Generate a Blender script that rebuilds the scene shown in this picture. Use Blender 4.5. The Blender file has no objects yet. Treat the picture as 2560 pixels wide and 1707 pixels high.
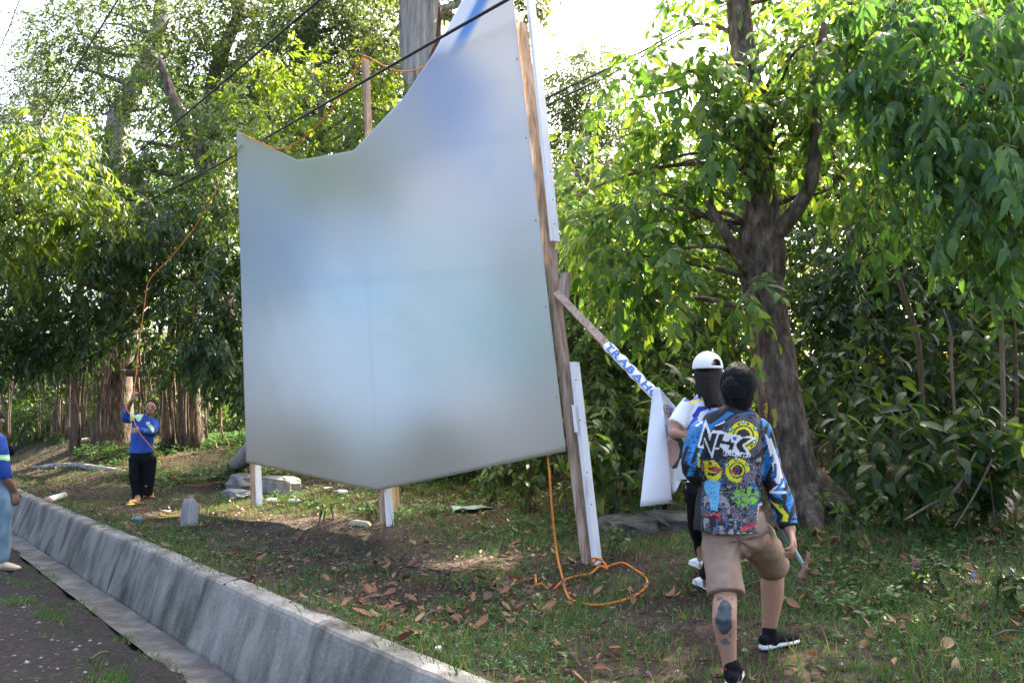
import bpy, bmesh, math, random
import numpy as np
from mathutils import Vector, Matrix
from mathutils.bvhtree import BVHTree

# ------------------------------------------------------------------ camera, sky, sun, exposure
SC = bpy.context.scene
FPX, PITCH, CAMZ = 2009.0, math.atan(186.5 / 2009.0), 1.62
cam_d = bpy.data.cameras.new('camera')
cam_d.sensor_width = 36.0
cam_d.lens = 36.0 * FPX / 2560.0
cam_d.clip_start, cam_d.clip_end = 0.05, 2000.0
cam = bpy.data.objects.new('camera', cam_d)
SC.collection.objects.link(cam)
cam.location = (0, 0, CAMZ)
cam.rotation_euler = (math.pi / 2 + PITCH, 0, 0)
SC.camera = cam

SUN_AZ, SUN_EL = math.radians(36), math.radians(44)
world = bpy.data.worlds.new('World')
SC.world = world
world.use_nodes = True
wn = world.node_tree
sky = wn.nodes.new('ShaderNodeTexSky')
sky.sky_type = 'NISHITA'
sky.sun_disc = False
sky.sun_elevation = SUN_EL
sky.sun_rotation = SUN_AZ
sky.dust_density = 7.0
sky.air_density = 0.8
sky.ozone_density = 0.3
wn.links.new(sky.outputs[0], wn.nodes['Background'].inputs[0])
wn.nodes['Background'].inputs[1].default_value = 0.15
sun_d = bpy.data.lights.new('sun', 'SUN')
sun_d.energy = 5.0
sun_d.angle = math.radians(0.53)
sun_d.color = (1.0, 0.88, 0.68)
sun = bpy.data.objects.new('sun', sun_d)
SC.collection.objects.link(sun)
to_sun = Vector((math.sin(SUN_AZ) * math.cos(SUN_EL), math.cos(SUN_AZ) * math.cos(SUN_EL), math.sin(SUN_EL)))
sun.rotation_euler = to_sun.to_track_quat('Z', 'Y').to_euler()
sun.location = (20, 20, 30)
vs = SC.view_settings
vs.view_transform = 'Standard'
vs.look = 'None'
vs.gamma = 1.0
vs.use_curve_mapping = False
vs.exposure = 2.68
SC.render.engine = 'CYCLES'
SC.cycles.use_denoising = True
SC.cycles.max_bounces = 8
SC.cycles.diffuse_bounces = 4
SC.cycles.glossy_bounces = 2
SC.cycles.transmission_bounces = 6
SC.cycles.caustics_reflective = False
SC.cycles.caustics_refractive = False
SC.cycles.sample_clamp_indirect = 6.0

# ------------------------------------------------------------------ helpers
RNG = np.random.default_rng(7)
CP, SP = math.cos(PITCH), math.sin(PITCH)

def P(px, py, Y):
    """point of the place seen at photo pixel (px, py) at distance Y down the view"""
    u, v = (px - 1280) / FPX, (853.5 - py) / FPX
    t = Y / (CP - v * SP)
    return np.array([u * t, Y, CAMZ + (SP + v * CP) * t])

def px_of(V):
    V = np.asarray(V, float)
    x, y, z = V[:, 0], V[:, 1], V[:, 2] - CAMZ
    d = y * CP + z * SP
    up = -y * SP + z * CP
    return np.stack([1280 + FPX * x / d, 853.5 - FPX * up / d], 1)

WN = np.array([.769, .639]); WA = np.array([-.639, .769]); WC = 1.96
def wa(x, y):
    return WN[0] * x + WN[1] * y - WC, WA[0] * x + WA[1] * y
def xy(w, a):
    return WN[0] * (w + WC) + WA[0] * a, WN[1] * (w + WC) + WA[1] * a

def hash3(i, j, k):
    n = (i * 374761393 + j * 668265263 + k * 2147483647 * 3 + 1274126177) & 0xffffffff
    n = ((n ^ (n >> 13)) * 1274126177) & 0xffffffff
    n = (n ^ (n >> 16)) & 0xffffff
    return n / float(0xffffff)

def noise3(p, s=1.0):
    p = np.asarray(p, float) * s + 1000.0
    i = np.floor(p).astype(np.int64); f = p - i
    f = f * f * (3 - 2 * f)
    r = 0
    for dx in (0, 1):
        for dy in (0, 1):
            for dz in (0, 1):
                wgt = (f[:, 0] if dx else 1 - f[:, 0]) * (f[:, 1] if dy else 1 - f[:, 1]) * (f[:, 2] if dz else 1 - f[:, 2])
                r = r + wgt * hash3(i[:, 0] + dx, i[:, 1] + dy, i[:, 2] + dz)
    return r * 2 - 1

def sstep(x, a, b):
    t = np.clip((x - a) / (b - a), 0, 1)
    return t * t * (3 - 2 * t)

def ground_z(x, y):
    x = np.atleast_1d(np.asarray(x, float)); y = np.atleast_1d(np.asarray(y, float))
    w, a = wa(x, y)
    z = .30 + .14 * (1 - sstep(w, .1, 1.3))
    z = z + .085 * np.clip(w - 2.2, 0, 12) ** 1.05
    z = z + sstep(w, .9, 2.6) * .064 * np.clip(a - 14, 0, 40) ** 1.03
    p3 = np.stack([x, y, 0 * x], 1)
    z = z + .035 * noise3(p3, 1.1) * sstep(w, .2, 1.2) + .014 * noise3(p3, 4.3) + .06 * noise3(p3, .35) * sstep(w, 3, 5)
    road = .012 * noise3(p3, 2.1) + .03 * sstep(-w, .45, .7) + .008 * noise3(p3, 7)
    return np.where(w < .06, road, z)

def G(px, py):
    """where the view ray of a photo pixel meets the bank or road"""
    lo = 1.5
    Y = lo
    while Y < 60:
        q = P(px, py, Y)
        if q[2] <= ground_z(q[0], q[1])[0]:
            break
        Y += .1
    lo, hi = Y - .1, Y
    for _ in range(14):
        m = (lo + hi) / 2
        q = P(px, py, m)
        if q[2] <= ground_z(q[0], q[1])[0]: hi = m
        else: lo = m
    q = P(px, py, hi)
    q[2] = ground_z(q[0], q[1])[0]
    return q

ORG = {}
COL = SC.collection
def empty(name, loc, label=None, cat=None, group=None):
    o = bpy.data.objects.new(name, None)
    COL.objects.link(o)
    o.empty_display_size = .1
    o.location = [float(v) for v in loc]
    ORG[o.name] = np.array(loc, float)
    tag(o, label, cat, group)
    return o

def tag(o, label=None, cat=None, group=None, kind=None):
    if label: o['label'] = label
    if cat: o['category'] = cat
    if group: o['group'] = group
    if kind: o['kind'] = kind
    return o

def mesh(name, V, Fs, mat, smooth=False):
    V = np.ascontiguousarray(V, dtype=np.float32)
    me = bpy.data.meshes.new(name)
    if isinstance(Fs, np.ndarray):
        n, k = Fs.shape
        me.vertices.add(len(V)); me.vertices.foreach_set('co', V.ravel())
        me.loops.add(n * k); me.loops.foreach_set('vertex_index', Fs.astype(np.int32).ravel())
        me.polygons.add(n)
        me.polygons.foreach_set('loop_start', (np.arange(n) * k).astype(np.int32))
        try: me.polygons.foreach_set('loop_total', np.full(n, k, np.int32))
        except Exception: pass
        me.update(calc_edges=True)
    else:
        me.from_pydata([tuple(map(float, v)) for v in V], [], [tuple(map(int, f)) for f in Fs])
        me.update()
    if mat: me.materials.append(mat)
    if smooth:
        me.polygons.foreach_set('use_smooth', np.ones(len(me.polygons), bool))
    return me

def obj(name, V, Fs, mat, parent=None, smooth=False, origin=None, kind=None):
    """a mesh object from world coordinates; top level when parent is None"""
    V = np.asarray(V, float)
    if parent is not None: org = ORG[parent.name]
    elif origin is not None: org = np.array(origin, float)
    else: org = np.array([V[:, 0].mean(), V[:, 1].mean(), V[:, 2].min()])
    o = bpy.data.objects.new(name, mesh(name, V - org, Fs, mat, smooth))
    COL.objects.link(o)
    if parent is not None:
        o.parent = parent
    else:
        o.location = [float(v) for v in org]
    ORG[o.name] = org
    if kind: o['kind'] = kind
    return o

def obj_me(name, me, parent=None, origin=(0, 0, 0)):
    o = bpy.data.objects.new(name, me)
    COL.objects.link(o)
    if parent is not None: o.parent = parent; ORG[o.name] = ORG[parent.name]
    else: o.location = [float(v) for v in origin]; ORG[o.name] = np.array(origin, float)
    return o

def norm(v):
    v = np.asarray(v, float)
    return v / (np.linalg.norm(v, axis=-1, keepdims=True) + 1e-12)

def catmull(pts, n):
    pts = np.asarray(pts, float)
    if len(pts) < 3:
        t = np.linspace(0, 1, n)[:, None]
        return pts[0] * (1 - t) + pts[-1] * t
    q = np.vstack([2 * pts[0] - pts[1], pts, 2 * pts[-1] - pts[-2]])
    seg = np.linspace(0, len(pts) - 1 - 1e-9, n)
    i = np.floor(seg).astype(int); t = (seg - i)[:, None]
    a, b, c, d = q[i], q[i + 1], q[i + 2], q[i + 3]
    return .5 * ((2 * b) + (c - a) * t + (2 * a - 5 * b + 4 * c - d) * t ** 2 + (3 * b - a - 3 * c + d) * t ** 3)

def tube(pts, rad, seg=10, n=None, side=None, rough=0.0, rfreq=3.0, cap=True, caps_round=False, seed=0):
    """closed tube; pts (k,3), rad scalar / list / list of (ra, rb); side fixes the ra axis"""
    pts = np.asarray(pts, float)
    k = len(pts)
    R = np.array([(r, r) if np.isscalar(r) else tuple(r) for r in (rad if hasattr(rad, '__len__') else [rad] * k)], float)
    if n:
        R = catmull(np.hstack([R, R[:, :1] * 0]), n)[:, :2]
        pts = catmull(pts, n)
        R = np.maximum(R, 1e-4)
    T = norm(np.gradient(pts, axis=0))
    if side is None:
        ref = np.array([1., 0, 0]) if abs(T[0][0]) < .8 else np.array([0, 1., 0])
    else:
        ref = np.asarray(side, float)
    A = []
    cur = ref
    for t in T:
        cur = ref if side is not None else cur
        cur = norm(cur - t * np.dot(cur, t))
        A.append(cur)
    A = np.array(A); B = np.cross(T, A)
    if caps_round:
        def endcap(p, t, r, a, b):
            out = []
            for ph in (.35, .8, 1.2):
                out.append((p + t * math.sin(ph) * r.min() * .9, r * math.cos(ph)))
            return out
        e0 = endcap(pts[0], -T[0], R[0], A[0], B[0])[::-1]; e1 = endcap(pts[-1], T[-1], R[-1], A[-1], B[-1])
        pts = np.vstack([[e[0] for e in e0], pts, [e[0] for e in e1]])
        R = np.vstack([[e[1] for e in e0], R, [e[1] for e in e1]])
        A = np.vstack([[A[0]] * 3, A, [A[-1]] * 3]); B = np.vstack([[B[0]] * 3, B, [B[-1]] * 3])
    m = len(pts)
    th = np.linspace(0, 2 * np.pi, seg, endpoint=False)
    c, s = np.cos(th), np.sin(th)
    rr = np.ones((m, seg))
    if rough:
        L = np.concatenate([[0], np.cumsum(np.linalg.norm(np.diff(pts, axis=0), axis=1))])
        q = np.stack([np.repeat(c[None] * rfreq, m, 0).ravel(), np.repeat(s[None] * rfreq, m, 0).ravel(), np.repeat(L[:, None] * 1.2, seg, 1).ravel()], 1)
        rr = 1 + rough * (noise3(q + seed * 7.3).reshape(m, seg) + .5 * noise3(q * [2.3, 2.3, 1.4] + seed).reshape(m, seg))
        if seg >= 40:                                   # near bark: ridges and furrows
            f = noise3(q * [3.6, 3.6, 5.0] + seed * 3).reshape(m, seg); rr = rr + .11 * (.45 - np.abs(f) * 1.6) + .035 * noise3(q * [9, 9, 16]).reshape(m, seg)
    V = pts[:, None, :] + A[:, None, :] * (c[None] * R[:, :1] * rr)[..., None] + B[:, None, :] * (s[None] * R[:, 1:] * rr)[..., None]
    V = V.reshape(-1, 3)
    i = np.arange(m - 1)[:, None] * seg; j = np.arange(seg)[None]
    Fq = np.stack([i + j, i + (j + 1) % seg, i + seg + (j + 1) % seg, i + seg + j], -1).reshape(-1, 4)
    Fs = [tuple(f) for f in Fq]
    if cap:
        Fs.append(tuple(range(seg))[::-1]); Fs.append(tuple(range((m - 1) * seg, m * seg)))
    return V, Fs

def join(parts):
    Vs, Fs, o = [], [], 0
    for V, F_ in parts:
        Vs.append(np.asarray(V, float)); Fs += [tuple(int(i) + o for i in f) for f in F_]
        o += len(V)
    return np.vstack(Vs), Fs

def box(p0, p1, wvec, hvec):
    """beam from p0 to p1 with half-extents given as vectors"""
    p0, p1, wv, hv = map(lambda v: np.asarray(v, float), (p0, p1, wvec, hvec))
    V = [p0 - wv - hv, p0 + wv - hv, p0 + wv + hv, p0 - wv + hv, p1 - wv - hv, p1 + wv - hv, p1 + wv + hv, p1 - wv + hv]
    return np.array(V), [(0, 3, 2, 1), (4, 5, 6, 7), (0, 1, 5, 4), (1, 2, 6, 5), (2, 3, 7, 6), (3, 0, 4, 7)]

def ellipsoid(c, r, ax=None, nu=14, nv=10):
    ax = np.eye(3) if ax is None else np.asarray(ax, float)
    V, Fs = [], []
    for i in range(1, nv):
        ph = math.pi * i / nv
        for j in range(nu):
            t = 2 * math.pi * j / nu
            V.append((math.sin(ph) * math.cos(t), math.sin(ph) * math.sin(t), math.cos(ph)))
    V += [(0, 0, 1), (0, 0, -1)]
    for i in range(nv - 2):
        for j in range(nu):
            a, b = i * nu + j, i * nu + (j + 1) % nu
            Fs.append((a, a + nu, b + nu, b))
    top, bot = len(V) - 2, len(V) - 1
    for j in range(nu):
        Fs.append((top, j, (j + 1) % nu)); Fs.append((bot, (nv - 2) * nu + (j + 1) % nu, (nv - 2) * nu + j))
    V = (np.array(V) * np.asarray(r, float)) @ ax + np.asarray(c, float)
    return V, Fs

# ------------------------------------------------------------------ materials
def newmat(name):
    m = bpy.data.materials.new(name); m.use_nodes = True
    return m, m.node_tree.nodes, m.node_tree.links, m.node_tree.nodes['Principled BSDF']

def ramp(nt, stops):
    r = nt.new('ShaderNodeValToRGB')
    e = r.color_ramp.elements
    while len(e) < len(stops): e.new(.5)
    for el, (p, c) in zip(e, stops):
        el.position = p; el.color = (*c, 1)
    return r

def noisenode(nt, lk, scale, detail=4, rough=.6, vec=None, stretch=None):
    n = nt.new('ShaderNodeTexNoise'); n.inputs['Scale'].default_value = scale
    n.inputs['Detail'].default_value = detail; n.inputs['Roughness'].default_value = rough
    tc = nt.new('ShaderNodeTexCoord')
    if stretch:
        mp = nt.new('ShaderNodeMapping'); mp.inputs['Scale'].default_value = stretch
        lk.new(tc.outputs['Object'], mp.inputs[0]); lk.new(mp.outputs[0], n.inputs['Vector'])
    else:
        lk.new(tc.outputs['Object'], n.inputs['Vector'])
    return n

def mat_noise(name, stops, scale=6, rough=.8, bump=.3, bscale=30, stretch=None, detail=6, spec=.3, bdist=.02):
    m, nt, lk, b = newmat(name)
    n = noisenode(nt, lk, scale, detail, stretch=stretch)
    r = ramp(nt, stops); lk.new(n.outputs['Fac'], r.inputs[0]); lk.new(r.outputs[0], b.inputs['Base Color'])
    b.inputs['Roughness'].default_value = rough
    b.inputs['Specular IOR Level'].default_value = spec
    if bump:
        n2 = noisenode(nt, lk, bscale, 5, stretch=stretch)
        bp = nt.new('ShaderNodeBump'); bp.inputs['Strength'].default_value = bump; bp.inputs['Distance'].default_value = bdist
        lk.new(n2.outputs['Fac'], bp.inputs['Height']); lk.new(bp.outputs[0], b.inputs['Normal'])
    return m

def mat_plain(name, col, rough=.6, var=.12, scale=25, spec=.4, bump=.1):
    d = tuple(c * (1 - var) for c in col); l = tuple(min(1, c * (1 + var)) for c in col)
    return mat_noise(name, [(.3, d), (.7, l)], scale, rough, bump, 60, spec=spec, bdist=.004)

def mat_leaf(name, cols, trans=.4, tcol=None, rough=.46, by_object=False, spec=.42):
    """cols: four greens picked leaf by leaf"""
    m, nt, lk, b = newmat(name)
    if by_object:
        g = nt.new('ShaderNodeObjectInfo'); rnd = g.outputs['Random']
    else:
        g = nt.new('ShaderNodeNewGeometry'); rnd = g.outputs['Random Per Island']
    r = ramp(nt, [(i / (len(cols) - 1), c) for i, c in enumerate(cols)])
    lk.new(rnd, r.inputs[0])
    n = noisenode(nt, lk, 30, 2)
    mx = nt.new('ShaderNodeMix'); mx.data_type = 'RGBA'; mx.blend_type = 'MULTIPLY'
    mx.inputs[0].default_value = .35
    rr = ramp(nt, [(.3, (.6, .6, .6)), (.7, (1.15, 1.15, 1.1))]); lk.new(n.outputs['Fac'], rr.inputs[0])
    lk.new(r.outputs[0], mx.inputs[6]); lk.new(rr.outputs[0], mx.inputs[7])
    lk.new(mx.outputs[2], b.inputs['Base Color'])
    b.inputs['Roughness'].default_value = rough
    b.inputs['Specular IOR Level'].default_value = spec
    t = nt.new('ShaderNodeBsdfTranslucent')
    hs = nt.new('ShaderNodeMix'); hs.data_type = 'RGBA'; hs.blend_type = 'MULTIPLY'; hs.inputs[0].default_value = 1
    tc = tcol or (1.9, 1.75, .7)
    hs.inputs[7].default_value = (*tc, 1)
    lk.new(mx.outputs[2], hs.inputs[6]); lk.new(hs.outputs[2], t.inputs['Color'])
    ms = nt.new('ShaderNodeMixShader'); ms.inputs[0].default_value = trans
    lk.new(b.outputs[0], ms.inputs[1]); lk.new(t.outputs[0], ms.inputs[2])
    lk.new(ms.outputs[0], nt['Material Output'].inputs['Surface'])
    return m

def mat_attr(name, rough=.7, spec=.3, fine=.15, fscale=120):
    m, nt, lk, b = newmat(name)
    a = nt.new('ShaderNodeVertexColor'); a.layer_name = 'Col'
    n = noisenode(nt, lk, fscale, 3)
    rr = ramp(nt, [(.3, (1 - fine,) * 3), (.7, (1 + fine * .3,) * 3)]); lk.new(n.outputs['Fac'], rr.inputs[0])
    mx = nt.new('ShaderNodeMix'); mx.data_type = 'RGBA'; mx.blend_type = 'MULTIPLY'; mx.inputs[0].default_value = 1
    lk.new(a.outputs[0], mx.inputs[6]); lk.new(rr.outputs[0], mx.inputs[7]); lk.new(mx.outputs[2], b.inputs['Base Color'])
    b.inputs['Roughness'].default_value = rough; b.inputs['Specular IOR Level'].default_value = spec
    return m

def lin(c):
    c = np.asarray(c, float) / 255.0
    return np.where(c <= .04045, c / 12.92, ((c + .055) / 1.055) ** 2.4)

def set_col(me, cols):
    at = me.color_attributes.new('Col', 'FLOAT_COLOR', 'POINT')
    c4 = np.ones((len(me.vertices), 4), np.float32); c4[:, :3] = cols
    at.data.foreach_set('color', c4.ravel())

# ------------------------------------------------------------------ small side scene in which modifiers and lettering are turned into meshes
TMP = bpy.data.scenes.new('workbench')
def evaluate(o):
    TMP.collection.objects.link(o)
    vl = TMP.view_layers[0]; vl.update()
    me = bpy.data.meshes.new_from_object(o.evaluated_get(vl.depsgraph))
    V = np.empty(len(me.vertices) * 3, np.float32); me.vertices.foreach_get('co', V)
    n = len(me.polygons); lt = np.empty(n, np.int32); me.polygons.foreach_get('loop_total', lt)
    li = np.empty(len(me.loops), np.int32); me.loops.foreach_get('vertex_index', li)
    if n and (lt == lt[0]).all(): Fs = li.reshape(n, lt[0])
    else: Fs = [tuple(p.vertices) for p in me.polygons]
    nr = np.empty(len(me.vertices) * 3, np.float32); me.vertices.foreach_get('normal', nr)
    data = o.data
    bpy.data.objects.remove(o, do_unlink=True); bpy.data.meshes.remove(me)
    return V.reshape(-1, 3).astype(float), Fs, nr.reshape(-1, 3).astype(float)

GLYPH = {}
def text_mesh(txt, size=1.0, bold=.0):
    key = (txt, bold)
    if key not in GLYPH:
        cu = bpy.data.curves.new('lettering', 'FONT'); cu.body = txt; cu.size = 1.0; cu.offset = bold; cu.fill_mode = 'FRONT'
        GLYPH[key] = evaluate(bpy.data.objects.new('lettering', cu))[:2]
    return GLYPH[key]
# ------------------------------------------------------------------ leaf shapes and scattering
def leaf_template(rows, width=.34, droop=.25, fold=.12, peak=.42):
    """blade along +X, length 1: rows of left, rib, right"""
    V = [(0, 0, 0)]
    ts = np.linspace(0, 1, rows + 2)[1:-1]
    for t in ts:
        wd = width / 2 * (math.sin(math.pi * t ** (math.log(.5) / math.log(peak))) ** .8)
        z = -droop * t * t
        x = t - droop * .35 * t ** 3
        V += [(x, wd, z + fold * wd * 2), (x, 0, z), (x, -wd, z + fold * wd * 2)]
    V.append((1 - droop * .35, 0, -droop))
    Fs = [(0, 2, 1), (0, 3, 2)]
    for r in range(rows - 1):
        b = 1 + 3 * r
        Fs += [(b, b + 1, b + 4), (b, b + 4, b + 3), (b + 1, b + 2, b + 5), (b + 1, b + 5, b + 4)]
    b = 1 + 3 * (rows - 1); tip = len(V) - 1
    Fs += [(b, b + 1, tip), (b + 1, b + 2, tip)]
    return np.array(V, float), np.array(Fs)

T_FAR = (np.array([(0, 0, 0), (.45, .18, .04), (1, 0, -.12), (.45, -.18, .04)], float), np.array([(0, 1, 2), (0, 2, 3)]))
T_MID = leaf_template(1, .36, .2, .15)
T_BIG = leaf_template(4, .34, .3, .14)
T_CURL = leaf_template(5, .30, .55, .16, .38)
T_WIDE = leaf_template(4, .62, .25, .12)

def basis(d, up):
    x = norm(d); y = norm(np.cross(up, x)); z = np.cross(x, y)
    return x, y, z

def scatter(tpl, pos, d, up, L, W=None):
    TV, TF = tpl
    W = L if W is None else W
    x, y, z = basis(d, up)
    n, m = len(pos), len(TV)
    V = pos[:, None] + x[:, None] * (TV[None, :, :1] * L[:, None, None]) + y[:, None] * (TV[None, :, 1:2] * W[:, None, None]) + z[:, None] * (TV[None, :, 2:] * L[:, None, None])
    Fs = (TF[None] + (np.arange(n) * m)[:, None, None]).reshape(-1, TF.shape[1])
    return V.reshape(-1, 3), Fs

def foliage(seed, clumps, ns, k, ll, sl, droop=.5, shell=.45, spread=.8, flat=.4):
    """clumps (px, py, Y, rpx, rpy, rdepth[, weight]); returns leaf arrays pos, dir, up, len and the shoots"""
    g = np.random.default_rng(seed)
    out = [[], [], [], []]; sh = []
    for c in clumps:
        if len(c) == 7 and isinstance(c[6], str):      # world clump (x, y, z, rx, ry, rz, 'w')
            ctr = np.array(c[:3]); R = np.array(c[3:6]); wt = 1
        else:
            Y = c[2]; ctr = P(c[0], c[1], Y); R = np.array([c[3] * Y / FPX, c[5], c[4] * Y / FPX]); wt = c[6] if len(c) > 6 else 1
        n = max(3, int(ns * wt))
        u = norm(g.normal(size=(n, 3)))
        rad = shell + (1 - shell) * g.random(n) ** .6
        # uneven outline: lumps
        rad = rad * (1 + .35 * noise3(u * 2.2 + seed + ctr))
        pos = ctr + u * rad[:, None] * R
        ax = norm(u * [.8, .8, .45] + g.normal(size=(n, 3)) * .45 + [0, 0, -droop * .7])
        side = norm(np.cross(ax, [0, 0, 1.0]) + 1e-6)
        nr = np.cross(side, ax)
        nr = np.where(nr[:, 2:] < 0, -nr, nr)
        S = sl * (.6 + .8 * g.random(n))
        sh.append(np.hstack([pos, ax, S[:, None]]))
        pairs = max(1, k // 2)
        for j in range(k):
            t = (j // 2 + 1) / pairs
            s = 1 if j % 2 else -1
            lp = pos + ax * (S * t)[:, None] + np.array([0, 0, -1]) * (droop * .5 * S * t * t)[:, None]
            ld = norm(ax * (.35 + .5 * t) + side * s * spread * (1.15 - .7 * t) + g.normal(size=(n, 3)) * .22 + [0, 0, -droop * .7])
            ln = norm(nr + g.normal(size=(n, 3)) * flat)
            out[0].append(lp); out[1].append(ld); out[2].append(ln)
            out[3].append(ll * (.45 + .85 * g.random(n)) * (1 - .2 * abs(t - .5)))
    return [np.concatenate(o) for o in out], np.vstack(sh)

LEAFME = {}
def leaf_objects(parent, mat, tpl, arr, n=300, name='leaf', wr=1.0):
    """the n leaves that show largest as parts of their own; returns the mask of those built"""
    pos, d, up, L = arr
    q = px_of(pos)
    inside = (q[:, 0] > 0) & (q[:, 0] < 2560) & (q[:, 1] > 0) & (q[:, 1] < 1707) & (pos[:, 1] > .5)
    score = np.where(inside, L / pos[:, 1] ** 2, 0)
    idx = np.argsort(-score)[:n]
    idx = idx[score[idx] > 0]
    key = (id(tpl), mat.name, name)
    if key not in LEAFME:
        LEAFME[key] = mesh(name, tpl[0], tpl[1], mat, True)
    x, y, z = basis(d[idx], up[idx])
    org = ORG[parent.name]
    for i, k in enumerate(idx):
        o = bpy.data.objects.new(name, LEAFME[key])
        COL.objects.link(o); o.parent = parent
        l = float(L[k]); p = pos[k] - org
        o.matrix_basis = Matrix(((x[i][0] * l, y[i][0] * l * wr, z[i][0] * l, p[0]), (x[i][1] * l, y[i][1] * l * wr, z[i][1] * l, p[1]),
                                 (x[i][2] * l, y[i][2] * l * wr, z[i][2] * l, p[2]), (0, 0, 0, 1)))
    m = np.ones(len(pos), bool); m[idx] = False
    return m

def twigs(sh, r):
    pos, ax, S = sh[:, :3], sh[:, 3:6], sh[:, 6]
    side = norm(np.cross(ax, [0, 0, 1.0]) + 1e-6); nr = np.cross(side, ax)
    Vs = []
    for t in (-.15, 1.0):
        c = pos + ax * (S * t)[:, None]
        rr = r * (1 if t < 0 else .5)
        for a in (0, 2.094, 4.189):
            Vs.append(c + side * math.cos(a) * rr + nr * math.sin(a) * rr)
    V = np.stack(Vs, 1).reshape(-1, 3)
    b = (np.arange(len(sh)) * 6)[:, None, None]
    Fq = np.array([(0, 1, 4, 3), (1, 2, 5, 4), (2, 0, 3, 5)])[None] + b
    return V, Fq.reshape(-1, 4)

# ------------------------------------------------------------------ setting
M_soil = None
def mat_soil():
    m, nt, lk, b = newmat('soil')
    n1 = noisenode(nt, lk, 1.3, 5); n2 = noisenode(nt, lk, 26, 12, .8)
    r1 = ramp(nt, [(.35, (.04, .03, .024)), (.5, (.065, .05, .039)), (.68, (.10, .082, .066))])
    r2 = ramp(nt, [(.36, (.35, .32, .3)), (.5, (.95, .9, .88)), (.66, (1.9, 1.6, 1.35))])
    mx = nt.new('ShaderNodeMix'); mx.data_type = 'RGBA'; mx.blend_type = 'MULTIPLY'; mx.inputs[0].default_value = 1
    lk.new(n1.outputs['Fac'], r1.inputs[0]); lk.new(n2.outputs['Fac'], r2.inputs[0])
    lk.new(r1.outputs[0], mx.inputs[6]); lk.new(r2.outputs[0], mx.inputs[7]); lk.new(mx.outputs[2], b.inputs['Base Color'])
    b.inputs['Roughness'].default_value = .95; b.inputs['Specular IOR Level'].default_value = .15
    bp = nt.new('ShaderNodeBump'); bp.inputs['Strength'].default_value = .9; bp.inputs['Distance'].default_value = .03
    lk.new(n2.outputs['Fac'], bp.inputs['Height']); lk.new(bp.outputs[0], b.inputs['Normal'])
    return m
M_soil = mat_soil()
M_road = mat_noise('road_surface', [(.3, (.014, .012, .010)), (.5, (.024, .021, .018)), (.62, (.036, .032, .027)), (.78, (.12, .11, .10))], 22, .92, .9, 40, detail=10, spec=.2, bdist=.02)
M_gut = mat_noise('gutter_concrete', [(.3, (.05, .045, .038)), (.5, (.10, .095, .085)), (.72, (.19, .18, .16))], 4, .9, .5, 50)

def grid_obj(name, ws, as_, zf, mat):
    W_, A_ = np.meshgrid(ws, as_, indexing='ij')
    x, y = xy(W_.ravel(), A_.ravel())
    V = np.stack([x, y, zf(x, y, W_.ravel(), A_.ravel())], 1)
    nw, na = len(ws), len(as_)
    i = (np.arange(nw - 1)[:, None] * na + np.arange(na - 1)[None])
    Fs = np.stack([i, i + na, i + na + 1, i + 1], -1).reshape(-1, 4)
    o = obj(name, V, Fs, mat, smooth=True, origin=(0, 0, 0))
    tag(o, kind='structure')
    return o

def gap_axis(a, b, fine, far, grow=1.25):
    v = list(np.arange(a, b, fine)); s = fine
    while v[-1] < far:
        s *= grow; v.append(v[-1] + s)
    return np.array(v)
a_ax = np.concatenate([-gap_axis(3, 3.1, .2, 60)[::-1], gap_axis(-2.9, 22, .11, 600)])
grid_obj('ground', gap_axis(.2, 7, .1, 500), a_ax, lambda x, y, w, a: np.where(w < .21, .43, ground_z(x, y) + .028 * np.exp(-((w - .3) / .12) ** 2) * (.6 + noise3(np.stack([x, y, 0 * x], 1), 2.2))), M_soil)
grid_obj('road', -gap_axis(.10, 4, .06, 400)[::-1], a_ax, lambda x, y, w, a: np.where(w > -.5, .02 + .035 * noise3(np.stack([x, y, 0 * x], 1), 2.7) + .02 * noise3(np.stack([x, y, 0 * x], 1), 9) - .09 * sstep(w, -.36, -.12), ground_z(x, y) + .0), M_road)
grid_obj('gutter', np.linspace(-.27, .1, 8), a_ax, lambda x, y, w, a: .012 - .02 * np.sin((w + .27) / .37 * 3.1) + .004 * noise3(np.stack([x, y, 0 * x], 1), 3), M_gut)

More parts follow.
